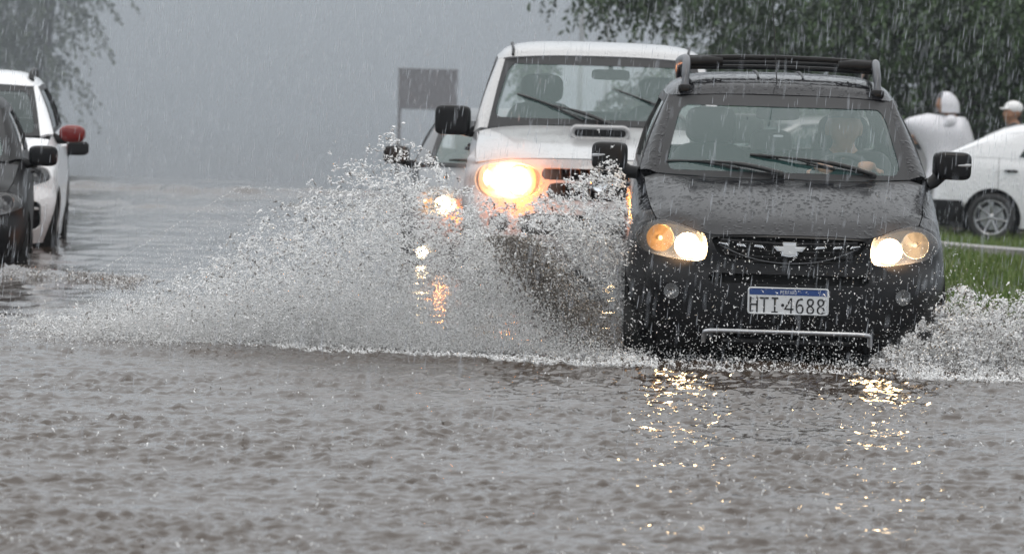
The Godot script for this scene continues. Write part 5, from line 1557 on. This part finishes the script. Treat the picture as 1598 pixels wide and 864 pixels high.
func setting_materials() -> void:
	M.glass_dark.metallic_specular = .3
	M.silver_white = M.white.duplicate(); M.silver_white.albedo_color = Color(.38, .38, .385).linear_to_srgb()
	M.rail = mat(Color(.10, .105, .115), .35, .4)
	M.reflector = mat(Color(.35, .35, .36), .25, .7)
	M.bowl_amber_glow = mat(Color(.20, .15, .10), .3, .8)  # amber light from the lit neighbour lamp tinted into the bowl
	M.black_dull = mat(Color(.008, .008, .009), .38); M.black_dull.metallic_specular = .2
	M.black_smooth.metallic_specular = .33
	M.mud = mat(Color(.15, .12, .09), .5)
	M.trim.metallic_specular = .3
	M.soil = mat(Color(.05, .055, .025), .9)
	M.concrete = mat(Color(.26, .25, .24), .7)
	M.concrete.albedo_texture = noise_texture(256, .02, 3, 4, ramp([[0.0, Color(.16, .155, .15)], [1.0, Color(.34, .33, .32)]])); M.concrete.albedo_color = Color.WHITE; M.concrete.uv1_triplanar = true
	M.leafy = mat(Color.WHITE, .55); M.leafy.vertex_color_use_as_albedo = true; M.leafy.backlight_enabled = true; M.leafy.backlight = Color(.25, .3, .15)
	M.far_leaf = mat(Color(.05, .065, .03), .8)
	M.bark = mat(Color(.035, .03, .025), .9); M.bark.uv1_triplanar = true; M.bark.uv1_scale = V(3, .8, 3)
	M.bark.heightmap_enabled = true; M.bark.heightmap_texture = noise_texture(256, .06, 6, 4); M.bark.heightmap_scale = 2.0
	M.board = mat(Color(.06, .030, .028), .7)
	M.skin = mat(Color(.32, .17, .10), .55); M.skin.subsurf_scatter_enabled = true; M.skin.subsurf_scatter_strength = .15
	M.poncho = mat(Color(.72, .72, .76), .35); M.poncho.backlight_enabled = true; M.poncho.backlight = Color(.35, .35, .4)
	M.white_cloth = mat(Color(.75, .75, .75), .7)
	M.water = mat(Color(.046, .033, .024), .06); M.water.metallic_specular = .34
	M.water.uv1_triplanar = true; M.water.uv1_world_triplanar = true; M.water.uv1_scale = Vector3.ONE / 1.3
	M.water.heightmap_enabled = true; M.water.heightmap_texture = noise_texture(1024, .03, 17, 3); M.water.heightmap_scale = .10
	M.foam = mat(Color(.74, .735, .73), .55)
	M.drop = pane(Color.WHITE, .74, .1); M.drop.vertex_color_use_as_albedo = true; M.drop.metallic_specular = 1.0
	M.bubble = mat(Color.WHITE, .2); M.bubble.vertex_color_use_as_albedo = true; M.bubble.backlight_enabled = true; M.bubble.backlight = Color(.8, .8, .8)
	M.rain = pane(Color(.85, .88, .92), .30, .3); M.rain.vertex_color_use_as_albedo = true

const SPRAY := 190000
const RAIN := 30000

func _ready() -> void:
	# camera: long lens at head height, rolled a little
	var cam := Camera3D.new(); cam.name = "camera"
	cam.keep_aspect = Camera3D.KEEP_HEIGHT
	cam.fov = 6.54
	cam.position = V(0, 1.324, 0)
	cam.rotation = V(-atan(292.0 / 7560.0), 0, deg_to_rad(1.7))
	cam.near = .5; cam.far = 600.0
	var lens := CameraAttributesPhysical.new()
	lens.frustum_focal_length = 210.0; lens.frustum_focus_distance = 23.0; lens.exposure_aperture = 8.5
	lens.frustum_near = .5; lens.frustum_far = 600.0
	cam.attributes = lens
	cam.fov = 6.54
	add_child(cam)
	# overcast sky in heavy rain
	var env := Environment.new()
	env.background_mode = Environment.BG_SKY
	var sky := ProceduralSkyMaterial.new()
	sky.sky_top_color = Color(1.0, 1.0, 1.0).linear_to_srgb(); sky.sky_horizon_color = Color(.25, .275, .30).linear_to_srgb(); sky.sky_curve = .85; sky.sky_energy_multiplier = 1.35
	sky.ground_bottom_color = Color(.1, .09, .08).linear_to_srgb(); sky.ground_horizon_color = Color(.26, .28, .30).linear_to_srgb()
	env.sky = Sky.new(); env.sky.sky_material = sky
	env.tonemap_mode = Environment.TONE_MAPPER_LINEAR; env.tonemap_exposure = 1.2
	env.sdfgi_enabled = true; env.ssao_enabled = true; env.ssil_enabled = true
	env.fog_enabled = true; env.fog_density = .0004; env.fog_light_color = Color(.84, .87, .90)
	env.volumetric_fog_enabled = true; env.volumetric_fog_density = 0.0
	var we := WorldEnvironment.new(); we.name = "world"; we.environment = env; add_child(we)
	var sun := DirectionalLight3D.new(); sun.name = "sun"
	sun.light_energy = .25; sun.light_angular_distance = 30.0; sun.light_color = Color(1, .98, .95)
	sun.rotation = V(deg_to_rad(-62), deg_to_rad(25), 0); sun.shadow_enabled = true
	add_child(sun)
	rng.seed = 1
	materials()
	setting_materials()
	terrain()
	# rain curtain between the near cars and the distance
	for k in [[50.0, .0015], [58.0, .0025], [64.0, .004], [72.0, .0045], [88.0, .005], [108.0, .007]]:
		mist("rain_haze", V(-16, 2.6, -(k[0] + 190.0) / 2), V(130 + k[0] * .1, 9 + k[0] * .01, 190.0 - k[0]), k[1], RenderingServer.FOG_VOLUME_SHAPE_BOX, Color(.84, .87, .90))
	vehicles()
	rng.seed = 2
	grass()
	vegetation()
	far_things()
	people()
	spray()
	for p in [V(.539 - .58, .745, -30.55)]: for q in [[.40, .8], [.54, .5], [.70, .25]]: mist("lamp_mist", p, V(q[0], q[0] * .82, q[0] * .7), q[1], RenderingServer.FOG_VOLUME_SHAPE_ELLIPSOID)
	rain()
